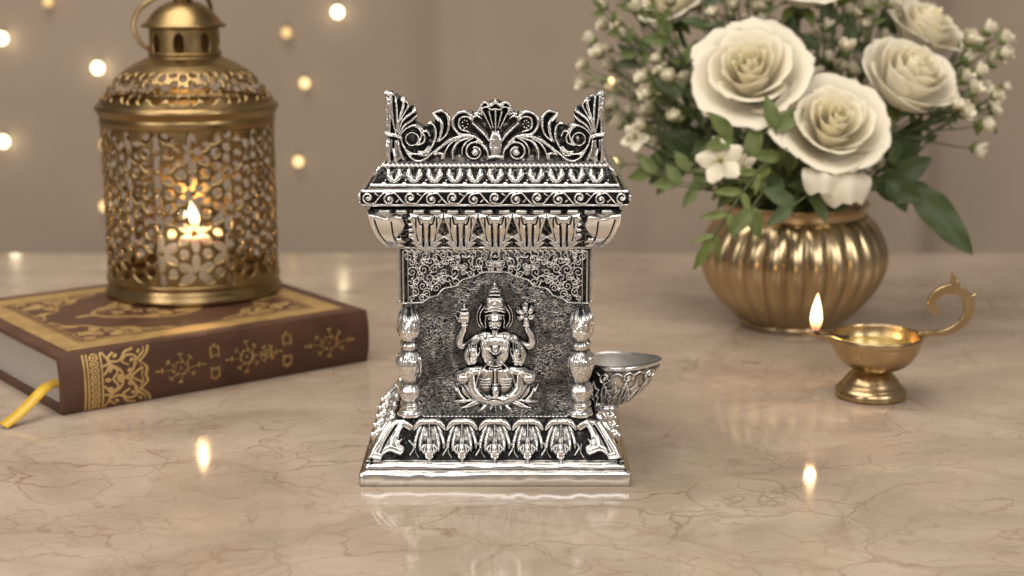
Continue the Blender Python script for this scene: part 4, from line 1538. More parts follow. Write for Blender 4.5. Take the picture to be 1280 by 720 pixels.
R.h = np.where((R.X > 20) & (R.X < edge - 1.5) & (T.h > 0), 1.0, R.h)
R.h = np.where((np.abs(R.X - edge) < .75), 1.0, R.h)
R.h = np.where((np.abs(R.X - edge + 2.2) < .3), 1.0, R.h)
gold("gilt_spine_band", R, spine_map, spine)


# floral sprays along the spine
def spray(R, cx, n, rx, ry, tip=True):
    for k in range(n):
        a = 2 * PI * k / n + (0 if k % 2 == 0 else .12)
        f = 1.0 if k % 2 == 0 else .86
        ex, ey = cx + f * rx * math.cos(a), 14 + f * ry * math.sin(a)
        t = math.atan2(ry * math.sin(a), rx * math.cos(a))
        R.stroke([(cx + 2.2 * math.cos(t), 14 + 1.8 * math.sin(t)), (cx * .5 + ex * .5 + .5, 14 * .5 + ey * .5 - .4), (ex, ey)], [.2, .32, .2], 1)
        for d, q, l in ((0, 1.0, 1.6), (.55, .86, 1.25), (-.55, .86, 1.25)):
            R.dome(ex - 1.6 * (1 - math.cos(d)) * math.cos(t) - 1.7 * math.sin(d) * math.sin(t), ey + 1.7 * math.sin(d) * math.cos(t), l * .85, .5, 1, t + d * 1.5)
        R.dome(cx + .42 * rx * math.cos(a + .3), 14 + .46 * ry * math.sin(a + .3), 1.1, .5, 1, t + .8)
        R.dome(cx + .42 * rx * math.cos(a - .3), 14 + .46 * ry * math.sin(a - .3), 1.1, .5, 1, t - .8)
    R.dome(cx, 14, .9, .9, 1)


for cx, n, rx, ry in ((60, 8, 10, 7.0), (96, 8, 8.5, 7.6), (108, 6, 5.0, 4.0), (144, 8, 11.5, 7.0)):
    R = Rel(cx - 16, cx + 16, 3, 25, 5.0)
    spray(R, cx, n, rx, ry)
    for s in (-1, 1):
        R.dome(cx + s * (rx + 2.2), 14, 1.7, .8, 1)
    gold("gilt_spray", R, spine_map, spine, mat=GOLD_DIM)
for cx in (78.5, 119):
    R = Rel(cx - 5, cx + 5, 3, 25, 5.0)
    for d in (-5.6, 5.6):
        R.h = np.where((np.maximum(np.abs(R.X - cx), np.abs(R.Y - 14 - d)) < 2.6) & (np.maximum(np.abs(R.X - cx), np.abs(R.Y - 14 - d)) > 1.7), 1, R.h)
        R.dome(cx, 14 + d + (3.2 if d > 0 else -3.2), 1.2, .7, 1)
        R.dome(cx - 2, 14 + d * 0.45, .6, .6, 1)
        R.dome(cx + 2, 14 + d * 0.45, .6, .6, 1)
    gold("gilt_bracket", R, spine_map, spine, mat=GOLD_DIM)
# ribbon marker
d0 = ray(70, 479)
pn = BU
r0 = CPOS + d0 * (((BO + BU * .0032) - CPOS) @ pn / (d0 @ pn))
e0, e1 = at_z(4, 532, .0016), at_z(-14, 536, .0010)
rp = [r0 + BU * .006 + np.array([0, 0, .0004]), r0, at_y(57, 484, r0[1] * .75 + e0[1] * .25 - .002), at_y(42, 499, r0[1] * .5 + e0[1] * .5 - .002), at_y(24, 517, r0[1] * .22 + e0[1] * .78), e0]
rp = [Vector(p) for p in catmull(rp, 7)]
rv, rf = [], []
for i, p in enumerate(rp):
    t = (rp[min(i + 1, len(rp) - 1)] - rp[max(i - 1, 0)]).normalized()
    k = i / (len(rp) - 1)
    face = Vector((0.15, -.8, .45 + .9 * k))
    s = t.cross(face).normalized()
    wd = .0026
    rv += [p - s * wd, p, p + s * wd]
for i in range(len(rp) - 1):
    for j in (0, 1):
        rf.append((3 * i + j, 3 * i + j + 1, 3 * i + j + 4, 3 * i + j + 3))
zmin = min(v[2] for v in rv)
rv = [Vector((v[0], v[1], max(v[2], .0007))) for v in rv]
rb = mesh_obj("ribbon_marker", rv, rf, RIBBON, book)
so = rb.modifiers.new("thickness", "SOLIDIFY")
so.thickness = .0004

# ================================================================ brass lantern
LF0 = at_z(245, 385, BH)
sL0 = scale_at((LF0[0], LF0[1] + .045, .08))
RL = 106 * sL0
LCX, LCY = float(at_y(243.5, 360, LF0[1] + RL)[0]), float(LF0[1] + RL)
zl = lambda py: float(at_y(243.5, py, LCY)[2])
lantern = thing("brass_lantern", "pierced brass candle lantern with domed top and wire handle standing on the brown book", "lantern", (LCX, LCY, BH))
zL = BH + foil + .0002
m = MB()
z1, z2, z3 = zl(362), zl(352), zl(343)
m.lathe(round_prof([(.001, zL + .0004), (RL * .97, zL), (RL * 1.015, zL + .0012), (RL * 1.02, z1), (RL * 1.035, (z1 + z2) / 2), (RL * 1.01, z2), (RL * 1.0, z3), (RL * .985, z3), (RL * .985, zL + .003), (.001, zL + .003)], .0005), (LCX, LCY), 96)
m.build("base_tray", BRASS, lantern)
# pierced drum
unit = 2 * PI * RL / 640
zt_, zb_ = zl(142), z3 - .001
Hn = (zt_ - zb_) / unit


def holes(R, list_):
    R.h[:] = -9.0
    for (cx, cy, rx, ry, rot) in list_:
        for ox in (-640, 0, 640):
            k = max(rx, ry) * 1.7
            w = R.win(cx + ox - k, cx + ox + k, cy - k, cy + k)
            if w is None:
                continue
            X, Y = R.X[w] - cx - ox, R.Y[w] - cy
            a, b = X * math.cos(rot) + Y * math.sin(rot), -X * math.sin(rot) + Y * math.cos(rot)
            d = (1 - np.sqrt((a / rx) ** 2 + (b / ry) ** 2)) * min(rx, ry)
            R.h[w] = np.maximum(R.h[w], d)


def rosette_holes(w, hgt, n, y0, y1, u0, v0, petal=(11.2, 5.6), pr=14.6, tri=6.2):
    rh = 640 / n
    A = rh * 2 / math.sqrt(3)
    out = []
    rows = int(hgt / A) + 4
    for j in range(-1, rows):
        for i in range(n):
            cx, cy = u0 + i * rh, v0 + (j - 1 + 0.5 * (i % 2)) * A
            for k in range(6):
                a = k * PI / 3 + PI / 6
                x, y = cx + pr * A / 53.3 * math.cos(a), cy + pr * A / 53.3 * math.sin(a)
                if y0 + 3 < y < y1 - 3:
                    out.append((x, y, petal[0] * A / 53.3, petal[1] * A / 53.3, a))
            for k in range(2):
                a = k * PI / 3
                x, y = cx + A / math.sqrt(3) * math.cos(a), cy + A / math.sqrt(3) * math.sin(a)
                if y0 + 3 < y < y1 - 3:
                    out.append((x, y, tri * A / 53.3, tri * A / 53.3, 0))
    return [h for h in out if h[1] - h[3] * 1.2 > y0 - 4 and h[1] + h[3] * 1.2 < y1 + 4]


G = Rel(0, 640, 0, Hn, 1.5)
pfl = at_y(243, 269, LCY - RL)
u_f = ((math.atan2(pfl[1] - LCY, pfl[0] - LCX) + PI / 2 - .12) / (2 * PI) * 640) % 640
v_f = (pfl[2] - zb_) / unit
A_ = 640 / 16 * 2 / math.sqrt(3)
holes(G, rosette_holes(640, Hn, 16, 9, Hn - 13, u_f, (v_f - 14.6 * A_ / 53.3 - 9) % A_) + [(u_f, v_f + 1, 7.0, 15.0, 0)])
drum_map = lambda U, V, H: np.stack([LCX + (RL + H) * np.cos(U / 640 * 2 * PI - PI / 2 + .12), LCY + (RL + H) * np.sin(U / 640 * 2 * PI - PI / 2 + .12), zb_ + (zt_ - zb_) * V / Hn], -1)
edge_h = -0.00035 * sstep(-1.8, 0, G.h)
sheet("pierced_drum", G.X, G.Y, G.h, edge_h, edge_h * 0 - .0010, lambda U, V, H: drum_map(U, V, H), BRASS, lantern)
m = MB()
for q in (RL + .0004,):
    m.lathe(round_prof([(q - .0016, zb_), (q, zb_), (q + .0003, zb_ + .003), (q - .0016, zb_ + .0034)], .0003), (LCX, LCY), 96, close=True)
m.build("lower_band", BRASS, lantern)
m = MB()
q = RL + .0005
m.lathe(round_prof([(q - .002, zl(153)), (q, zl(153)), (q, zt_ + .001), (q - .002, zt_ + .001)], .0003), (LCX, LCY), 96, close=True)
m.build("upper_band", BRASS, lantern)
# rolled collar under the dome
m = MB()
za, zb2 = zl(143), zl(126)
m.lathe(round_prof([(RL * .98, za), (RL * 1.015, za), (RL * 1.03, za + (zb2 - za) * .3), (RL * 1.055, za + (zb2 - za) * .5), (RL * 1.06, za + (zb2 - za) * .7), (RL * 1.04, za + (zb2 - za) * .86), (RL * 1.0, zb2), (RL * .96, zb2)], .0008), (LCX, LCY), 96, close=True)
m.build("collar_ring", BRASS, lantern)
# pierced dome
dp = [(RL * 1.01, zl(127)), (RL * .975, zl(119)), (RL * .90, zl(108)), (RL * .80, zl(96)), (RL * .70, zl(87)), (RL * .58, zl(79)), (RL * .47, zl(73)), (RL * .42, zl(71))]
dpr, dpz = np.array([p[0] for p in dp]), np.array([p[1] for p in dp])
dl = np.concatenate([[0], np.cumsum(np.hypot(np.diff(dpr), np.diff(dpz)))])
HD = dl[-1] / unit
G = Rel(0, 640, 0, HD, 1.6)
hl = []
yb, yt = 5, HD * 0.60
rs = np.random.RandomState(4)
for i in range(20):
    x = 32 * i
    for k in range(5):
        a = k * 2 * PI / 5 + (i % 2) * .6
        hl.append((x + 9.0 * math.cos(a), (yb + yt) * .42 + 9.0 * math.sin(a), 7.2, 4.7, a))
    hl.append((x + 16, yb + 7, 7.0, 5.6, .5))
    hl.append((x + 16, yt - 6, 4.6, 5.4, 0))
    hl.append((x + 16, (yb + yt) * .46, 3.6, 6.2, .3 * (-1) ** i))
    hl.append((x, yt - 1.5, 5.0, 3.4, 0))
hl = [h for h in hl if h[1] > yb - 1 and h[1] < yt + 2]
holes(G, hl)


def dome_map(U, V, H):
    s = V * unit
    shrink = np.interp(s, dl, dpr)
    a = U / 640 * 2 * PI - PI / 2
    return np.stack([LCX + (shrink + H * .8) * np.cos(a), LCY + (shrink + H * .8) * np.sin(a), np.interp(s, dl, dpz) + H * .6], -1)


eh = -0.0005 * sstep(-1.6, 0, G.h)
sheet("pierced_dome", G.X, G.Y, G.h, eh, eh * 0 - .0010, dome_map, BRASS, lantern)
# neck with arched windows
rn = 42.5 * sL0
zn0, zn1 = zl(73), zl(35)
unn = 2 * PI * rn / 640
HN = (zn1 - zn0) / unn
G = Rel(0, 640, 0, HN, 1.0)
holes(G, [(40 + 80 * i, HN * .52, 17, 33, 0) for i in range(8)])
neck_map = lambda U, V, H: np.stack([LCX + (rn + H) * np.cos(U / 640 * 2 * PI - PI / 2 - .35), LCY + (rn + H) * np.sin(U / 640 * 2 * PI - PI / 2 - .35), zn0 + (zn1 - zn0) * V / HN], -1)
neck = sheet("neck", G.X, G.Y, G.h, G.h * 0, G.h * 0 - .0010, neck_map, BRASS, lantern)
m = MB()
for z_ in (zn0 + .0006, zl(66)):
    m.lathe([(rn + .0011 * math.cos(t), z_ + .0011 * math.sin(t)) for t in np.linspace(0, 2 * PI, 9)[:-1]], (LCX, LCY), 64, close=True)
m.build("neck_bead", BRASS, neck)
# cap, finial
m = MB()
capp = [(51, 33.5), (51.8, 31.5), (51, 30), (46, 27.5), (42, 22), (36, 14), (28, 7.5), (19, 3), (13, 1.5), (12, 0)]
m.lathe([(40 * sL0, zl(34.5))] + [(a * sL0, zl(b)) for a, b in capp] + [(.001, zl(-.5))], (LCX, LCY), 72)
cap = m.build("cap", BRASS, lantern)
m = MB()
m.lathe([(11.5 * sL0, zl(2)), (11.5 * sL0, zl(-7)), (14 * sL0, zl(-8)), (14 * sL0, zl(-11)), (8 * sL0, zl(-13)), (7 * sL0, zl(-17)), (12 * sL0, zl(-22)), (13 * sL0, zl(-28)), (8 * sL0, zl(-35)), (.0005, zl(-38))], (LCX, LCY), 36)
m.build("finial", BRASS, cap)
m = MB()
hp = [(191, 63, -.004), (178, 56, -.006), (169, 42, -.006), (167, 28, -.005), (174, 12, -.003), (188, 1, -.001), (207, -9, .003), (232, -16, .008), (252, -10, .013), (262, 4, .016), (264, 18, .018), (262, 34, .018)]
m.tube(catmull([at_y(a, b, LCY + c * 1.2) for a, b, c in hp], 5), .0012, 10)
m.build("wire_handle", BRASS, lantern)

# candle inside
CR, CZ1 = 44 * sL0, zl(291)
cand = thing("pillar_candle", "lit ivory pillar candle burning inside the pierced brass lantern", "candle", (LCX, LCY, zL + .003))
m = MB()
m.lathe(round_prof([(.0005, zL + .0031), (CR, zL + .0031), (CR, CZ1), (CR * .86, CZ1 + .0006), (CR * .72, CZ1 - .0022), (.0005, CZ1 - .0032)], .0012), (LCX, LCY), 48)
m.build("wax", WAX, cand)
m = MB()
m.tube([(LCX, LCY, CZ1 - .0034), (LCX - .0002, LCY, CZ1 - .0005), (LCX + .0006, LCY, CZ1 + .0022)], [.0007, .0007, .0005], 8)
wk = m.build("wick", WICK, cand)


def flame(name, base, h, w, mat, parent, lean=0.0):
    m = MB()
    prof = [(0.02, 0), (.55, .08), (.86, .2), (1.0, .34), (.92, .5), (.70, .66), (.42, .82), (.18, .94), (.01, 1.0)]
    v, f = [], []
    n = 20
    for r, z in prof:
        for k in range(n):
            a = 2 * PI * k / n
            v.append((base[0] + lean * z * z + r * w * math.cos(a), base[1] + r * w * math.sin(a), base[2] + z * h))
    for i in range(len(prof) - 1):
        for k in range(n):
            f.append((i * n + k, i * n + (k + 1) % n, (i + 1) * n + (k + 1) % n, (i + 1) * n + k))
    m.add(v, f)
    return m.build(name, mat, parent)


def point(name, loc, power, rad, color=(1, 0.62, 0.28)):
    d = bpy.data.lights.new(name, "POINT")
    d.energy, d.shadow_soft_size, d.color = power, rad, color
    o = bpy.data.objects.new(name, d)
    COL.objects.link(o)
    o.location = loc
    return o


FL1 = flame_mat("candle_fire", 0, 1, 1.7)
fb = (LCX - .0002, LCY, CZ1 + .0008)
flame("flame", fb, zl(252) - CZ1, .0046, FL1, wk, -.0004)
point("candle_glow", (LCX, LCY - .0005, (zl(252) + CZ1) / 2), .045, .0024)

# ================================================================ small oil lamp
DC = at_z(1084, 495, 0.0)
DX, DY = float(DC[0]), float(DC[1])
sD = scale_at((DX, DY, .03))
zd = lambda py: max(0.0, float(at_y(1084, py, DY)[2]))
lamp = thing("oil_lamp", "small brass footed oil lamp with curled handle and burning wick on the marble", "oil lamp", (DX, DY, 0))
BX, BR_ = DX + 8 * sD, 57 * sD
zr_ = zd(418)
m = MB()
prof = [(.001, 0.0003), (42, 0), (44, 500.5), (44, 494), (42, 490.5), (39, 489.5), (38.5, 487), (34, 480), (27, 471), (22.5, 464.5), (21, 460.5), (22, 458.5)]
pr2 = [(.001, .0003), (42.5 * sD, 0.0002), (44.5 * sD, .0010)] + [(a * sD, zd(b)) for a, b in ((44.5, 488), (43.2, 484.5), (40, 482), (39.6, 480.8), (37, 479.6), (34.5, 475), (29.5, 469), (25, 464.5), (21.5, 461.8), (20.5, 460.2), (22, 458.6))]
m.lathe(round_prof(pr2 + [(.001, zd(458))], .0003), (DX + 4 * sD, DY), 64)
m.build("foot", LAMP_BRASS, lamp)


def bowl_r(a, t):
    """outline of the cup: round with a channel drawn out to the left for the wick"""
    d = (a - PI + PI) % (2 * PI) - PI if False else math.atan2(math.sin(a - PI), math.cos(a - PI))
    return BR_ * (1 + (0.60 * math.exp(-(d / .13) ** 2) + .04 * math.exp(-(d / .35) ** 2)) * t ** 9)


m = MB()
v, f = [], []
n = 120
rows = [(.34, 461), (.58, 457.5), (.76, 450.5), (.89, 441), (.955, 431.5), (.975, 427), (.985, 425.8), (1.003, 425), (1.01, 418.2), (.995, 417.2), (.975, 417.8), (.945, 428), (.87, 439), (.75, 446), (.5, 452), (.02, 454)]
rows = [(.02, 461.5)] + [tuple(p) for p in catmull(rows[:6], 4)] + rows[6:10] + [tuple(p) for p in catmull(rows[10:], 4)]
for r, py in rows:
    for k in range(n):
        a = 2 * PI * k / n
        t = max(0, (462 - py) / 44)
        z = zd(py)
        v.append((BX + bowl_r(a, t) * r * math.cos(a), DY + bowl_r(a, t) * r * math.sin(a) * 1.0, z + (.0002 * math.exp(-((a - PI) / .2) ** 2) if t > .9 else 0)))
for i in range(len(rows) - 1):
    for k in range(n):
        l = (k + 1) % n
        f.append((i * n + k, i * n + l, (i + 1) * n + l, (i + 1) * n + k))
m.add(v, f)
cup = m.build("cup", LAMP_BRASS, lamp)
# wick lip at the front of the channel
lipx = BX - BR_ * 1.5
m = MB()
zo = zd(432)
m.lathe([(BR_ * .915, zo), (.0005, zo)], (BX, DY), 48)
m.build("oil", OIL, lamp)
H_ = [(1147, 419), (1158, 417), (1172, 416.5), (1186, 412), (1199, 402), (1205.5, 388), (1203.5, 374), (1196, 364.5), (1184, 361.5), (1172, 363), (1162, 370), (1158.5, 379), (1162, 387)]
hw_ = [3.0, 3.4, 3.8, 4.8, 5.8, 6.4, 6.2, 5.8, 6.6, 6.0, 5.6, 5.2, 4.8]
K = Rel(1138, 1222, 336, 428, 2.2)
K.stroke(H_, hw_, 4.0, prof="round")
K.stroke([(1185, 360), (1185, 353), (1182.5, 342)], [8.0, 4.6, .8], [4, 3.6, 2])
K.stroke([(1190, 364), (1190.5, 356), (1189, 350)], [4.0, 2.0, .7], [4, 3, 2])
K.stroke([(1203, 374), (1209, 371), (1212.5, 367)], [5.0, 3.2, 1.0], [4, 3.4, 2])
K.dome(1163, 387.5, 5.6, 5.4, 4.4)
K.stroke([(1147, 419), (1151, 418.6)], 4.4, 4.4)
hmap = lambda U, V, H: np.stack([DX + (U - 1084) * sD, DY - H * sD * .9 + 0 * U, zd(418) + (418 - V) * (zd(360) - zd(418)) / 58], -1)
hf = np.clip(K.h * 1.6, 0, 3.4)
sheet("handle", K.X, K.Y, blur(.8 - K.h, 1) / 2, hf, -hf, hmap, LAMP_BRASS, lamp)
m = MB()
fx = BX - BR_ * 1.32
m.tube([(BX - BR_ * .6, DY, zr_ - .0016), (fx + .002, DY, zr_ - .0002), (fx - .0002, DY, zr_ + .0014), (fx - .0005, DY, zr_ + .0046)], [.0009, .0012, .0013, .0007], 10)
wk2 = m.build("wick", WICK, lamp)
FL2 = flame_mat("lamp_fire", 0, 1, 2.0)
flame("flame", (fx - .0004, DY, zr_ + .0010), zd(366) - zr_ - .001, .0030, FL2, wk2, .0004)
point("lamp_glow", (fx - .0004, DY, zr_ + .009), .022, .0022)

# ================================================================ ribbed brass vase
VY0 = float(at_z(990, 419, 0)[1])
sV = scale_at((.16, VY0 + .03, .05))
VY = VY0 + 62 * sV
VX = float(at_y(990, 360, VY)[0])
zv = lambda py: max(0.0, float(at_y(990, py, VY)[2]))
vase = thing("flower_vase", "round ribbed brass vase holding the white rose bouquet", "vase", (VX, VY, 0))
m = MB()
vp = [(56, 412), (61, 403), (71, 392), (86, 378), (99, 362), (108, 345), (113.5, 328), (114, 311), (109.5, 294), (103, 281), (96, 272), (89, 266.5)]
vp = [(a * sV, zv(b)) for a, b in vp]
vp = [tuple(p) for p in catmull(vp, 4)]
zlo, zhi = vp[0][1], vp[-1][1]


def rib(r, z, a):
    t = (z - zlo) / (zhi - zlo)
    amp = .055 * math.sin(PI * min(max(t, 0), 1)) ** .55
    return r * (1 - amp + amp * 1.3 * abs(math.cos(13 * a + .35)) ** .75)


m.lathe([(r, max(z, .0042)) for r, z in vp], (VX, VY), 520, rfun=rib)
m.build("ribbed_body", VASE_BRASS, vase)
m = MB()
m.lathe(round_prof([(.001, .0002), (60 * sV, .0001), (63 * sV, .0010), (62.5 * sV, .0030), (59 * sV, .0045), (.001, .0048)], .0004), (VX, VY), 72)
m.build("foot_ring", VASE_BRASS, vase)
m = MB()
m.lathe(round_prof([(87 * sV, zv(270)), (87.5 * sV, zv(266)), (88 * sV, zv(260)), (89.5 * sV, zv(256)), (91.5 * sV, zv(253)), (92.5 * sV, zv(251.5)), (90 * sV, zv(251)), (82 * sV, zv(258)), (82 * sV, zv(285)), (.001, zv(290))], .0004), (VX, VY), 96)
m.build("neck_rim", VASE_BRASS, vase)
MOUTH = Vector((VX, VY, zv(262)))

# ================================================================ bouquet
def petal_shape(R, q, W, seed, tipk=0.10, curl=1.0):
    """one rose petal in the bloom's own frame, axis +Z; q 0 (heart) .. 1 (outermost)"""
    rs = np.random.RandomState(seed)
    ns, nt_ = 17, 15
    s, t = np.meshgrid(np.linspace(-1, 1, ns), np.linspace(0, 1, nt_))
    width = np.sin(PI * (0.16 + 0.50 * t)) ** .70
    lim = 1 - .24 * np.abs(s) ** 2.6 + tipk * np.exp(-(s / .30) ** 2) + .02 * rs.uniform(-1, 1) * s
    tt_ = t * lim
    ph = s * W * width
    Rk = R * (.06 + .62 * q)
    Hk = R * (1.30 - .40 * q)
    # a deep cup ...
    rad = Rk * (1 - (1 - np.clip(tt_, 0, 1.1)) ** 2.6) + R * .02
    # ... that opens towards the rim, the outer petals most
    op = np.clip((tt_ - .40) / .6, 0, 1.2)
    rad += R * (.03 + .34 * q ** 1.4) * op ** 1.6 * curl
    z = Hk * tt_
    roll = np.clip((tt_ - .72) / .30, 0, 1.2)
    z -= R * (.01 + .17 * q ** 1.5) * roll ** 2 * curl
    rad += R * .09 * q * roll * curl
    # one side of each petal tucks under its neighbour, the rim waves gently
    rad += R * .05 * s * (0.35 + q) * np.clip(tt_ * 1.5, 0, 1)
    rad += R * .05 * q * np.abs(s) ** 3 * roll
    rad += R * .016 * np.sin(2.4 * s + rs.uniform(0, 6)) * tt_ * (0.3 + q)
    z += R * .02 * np.sin(2.6 * s + rs.uniform(0, 6)) * tt_
    P = np.stack([rad * np.cos(ph), rad * np.sin(ph), z], -1)
    heart = np.clip((1 - q) * 0.9 + .25 * (1 - tt_) - .28, 0, 1)
    idx = np.arange(ns * nt_).reshape(nt_, ns)
    f = np.stack([idx[:-1, :-1].ravel(), idx[:-1, 1:].ravel(), idx[1:, 1:].ravel(), idx[1:, :-1].ravel()], 1)
    return P.reshape(-1, 3), f, heart.ravel()


def rot_to(axis, roll=0.0):
    return Vector((0, 0, 1)).rotation_difference(Vector(axis).normalized()).to_matrix().to_4x4() @ Matrix.Rotation(roll, 4, "Z")


LAYERS = [(0.00, 2, 2.0), (.11, 3, 1.5), (.24, 3, 1.5), (.41, 3, 1.5), (.64, 4, 1.3), (1.0, 5, 1.08)]


def rose(px, py, Y, rpx, axis, label, seed, curl=1.0, drop=None):
    rs = np.random.RandomState(seed)
    c = at_y(px, py, Y)
    R = rpx * scale_at(c)
    A = Vector(axis).normalized()
    base = Vector(c) - A * R * .70
    M = Matrix.Translation(base) @ rot_to(axis, rs.uniform(0, 6))
    t = thing("white_rose", label, "rose", mat=M, group="roses in the brass vase")
    for li, (q, n, W) in enumerate(LAYERS):
        for k in range(n):
            v, f, h = petal_shape(R, q, W, seed * 100 + li * 10 + k, .03 + .07 * q * rs.rand(), curl * rs.uniform(.75, 1.2))
            a = 2 * PI * k / n + li * 2.4 + rs.uniform(-.12, .12)
            tilt = Matrix.Rotation(rs.uniform(-.05, .05), 3, "X")
            Mz = np.array(tilt @ Matrix.Rotation(a, 3, "Z"))
            o = mesh_obj("petal", v @ Mz.T, f, PETAL, t, True, {"heart": h}, local=True)
            so = o.modifiers.new("thickness", "SOLIDIFY")
            so.thickness = R * .010
    if drop is not None:       # an outer petal hanging down loose
        for (x, y, w_, l_) in drop:
            tip = Vector(at_y(x, y, Y - .022))
            root = Vector(c) + (tip - Vector(c)) * .58 + Vector((0, .004, 0))
            d = tip - root
            side = d.cross(Vector((0, -1, .3))).normalized()
            nrm = side.cross(d).normalized()
            vs, fs, hs = [], [], []
            ns, nt_ = 13, 11
            for j in range(nt_):
                tj = j / (nt_ - 1)
                for i in range(ns):
                    s = -1 + 2 * i / (ns - 1)
                    wv_ = w_ * scale_at(c) * math.sin(PI * (.18 + .60 * tj)) ** .7
                    lim = 1 - .22 * abs(s) ** 2.2 + .05 * math.cos(s * 9)
                    p = root + d * tj * lim + side * s * wv_ + nrm * (.006 * math.sin(PI * tj) + .002 * math.cos(s * 4) - .004 * abs(s) ** 2)
                    vs.append(p)
                    hs.append(.1)
            for j in range(nt_ - 1):
                for i in range(ns - 1):
                    fs.append((j * ns + i, j * ns + i + 1, (j + 1) * ns + i + 1, (j + 1) * ns + i))
            o = mesh_obj("petal", vs, fs, PETAL, t, True, {"heart": hs})
    # hip, sepals and stem running down into the vase
    m = MB()
    m.ellipsoid((0, 0, -R * .02), (R * .22, R * .22, R * .24), 14, 8)
    hip = m.build("calyx", STEM, t, local=True)
    for k in range(5):
        a = k * 2 * PI / 5
        vs, fs = [], []
        for j in range(6):
            tj = j / 5
            w_ = R * .13 * math.sin(PI * (.15 + .85 * tj)) + .0003
            r_, z_ = R * (.18 + .42 * tj), R * (.06 + .10 * tj - .35 * tj * tj)
            vs += [(r_ * math.cos(a) - w_ * math.sin(a), r_ * math.sin(a) + w_ * math.cos(a), z_), (r_ * math.cos(a) + w_ * math.sin(a), r_ * math.sin(a) - w_ * math.cos(a), z_)]
        for j in range(5):
            fs.append((2 * j, 2 * j + 1, 2 * j + 3, 2 * j + 2))
        mesh_obj("sepal", vs, fs, LEAF_MID, hip, True, None, local=True)
    m = MB()
    end = MOUTH + Vector(((base.x - MOUTH.x) * .25, (base.y - MOUTH.y) * .25, -.035))
    mid = base * .5 + end * .5 - A * R * .5
    m.tube(catmull([base + A * R * .02, base - A * R * .5, mid, end], 6), .0016, 8)
    m.build("stem", STEM, t)
    return t


YV = VY
rose(938, 92, YV - .028, 76, (-.20, -.72, .62), "large open white rose at the left of the vase bouquet, nearest the shrine", 11)
rose(1041, 158, YV - .050, 71, (.02, -.74, .62), "lowest front white rose, its loose petal hanging over the vase rim", 12, drop=[(1062, 256, 34, 1), (1030, 244, 30, 1)])
rose(1138, 95, YV - .022, 70, (.30, -.58, .76), "right front white rose seen from the side, only half opened", 13, curl=.55)
rose(1158, 34, YV + .035, 54, (.35, -.35, .80), "pale white rose half hidden behind the right front rose", 14)
rose(1005, -26, YV + .005, 58, (0, -.45, .85), "white rose cut off by the top edge of the photo", 15)
rose(835, 0, YV + .055, 48, (-.35, -.4, .8), "blurred white rose at the far upper left of the bouquet", 16)


# ---- leaves
def leaf_mesh(name, width, fold=.25, bend=.25, mat=LEAF_MID, wavy=.02, seed=1):
    rs = np.random.RandomState(seed)
    ns, nt_ = 9, 14
    v, f = [], []
    for j in range(nt_):
        t = j / (nt_ - 1)
        w = width * .5 * (math.sin(PI * t ** .78) ** .85 if 0 < t < 1 else 0.0) + .006 * (1 - t)
        for i in range(ns):
            s = -1 + 2 * i / (ns - 1)
            v.append((s * w, t, abs(s) * w * fold - bend * t * t + wavy * math.sin(t * 12 + s * 2) * abs(s)))
    for j in range(nt_ - 1):
        for i in range(ns - 1):
            f.append((j * ns + i, j * ns + i + 1, (j + 1) * ns + i + 1, (j + 1) * ns + i))
    me = bpy.data.meshes.new(name)
    me.from_pydata(v, [], f)
    me.polygons.foreach_set("use_smooth", [True] * len(f))
    me.materials.append(mat)
    return me


LM = {"broad": leaf_mesh("leaf", .58, .25, .18, LEAF_DARK), "oval": leaf_mesh("leaf", .46, .3, .22, LEAF_MID, seed=2), "darkoval": leaf_mesh("leaf", .44, .3, .25, LEAF_DARK, seed=2),
      "narrow": leaf_mesh("leaf", .30, .3, .15, LEAF_PALE, seed=3), "lance": leaf_mesh("leaf", .36, .25, .12, LEAF_DARK, .03, seed=5), "slim": leaf_mesh("leaf", .22, .3, .15, LEAF_MID, seed=4)}


def put_leaf(kind, root, base, d, nrm, length, parent=None):
    d = Vector(d).normalized()
    nrm = Vector(nrm)
    x = d.cross(nrm)
    if x.length < 1e-5:
        x = d.orthogonal()
    x.normalize()
    z = x.cross(d)
    M = Matrix(((x.x, d.x, z.x, base[0]), (x.y, d.y, z.y, base[1]), (x.z, d.z, z.z, base[2]), (0, 0, 0, 1))) @ Matrix.Scale(length, 4)
    o = bpy.data.objects.new("leaf", LM[kind])
    COL.objects.link(o)
    o.parent = root
    o.matrix_basis = inv_of(root) @ M
    return o


VIEW = Vector((0, -.9, .35))


def qbez(a, b, c, n):
    return [a * (1 - t) ** 2 + b * 2 * t * (1 - t) + c * t * t for t in [i / n for i in range(n + 1)]]


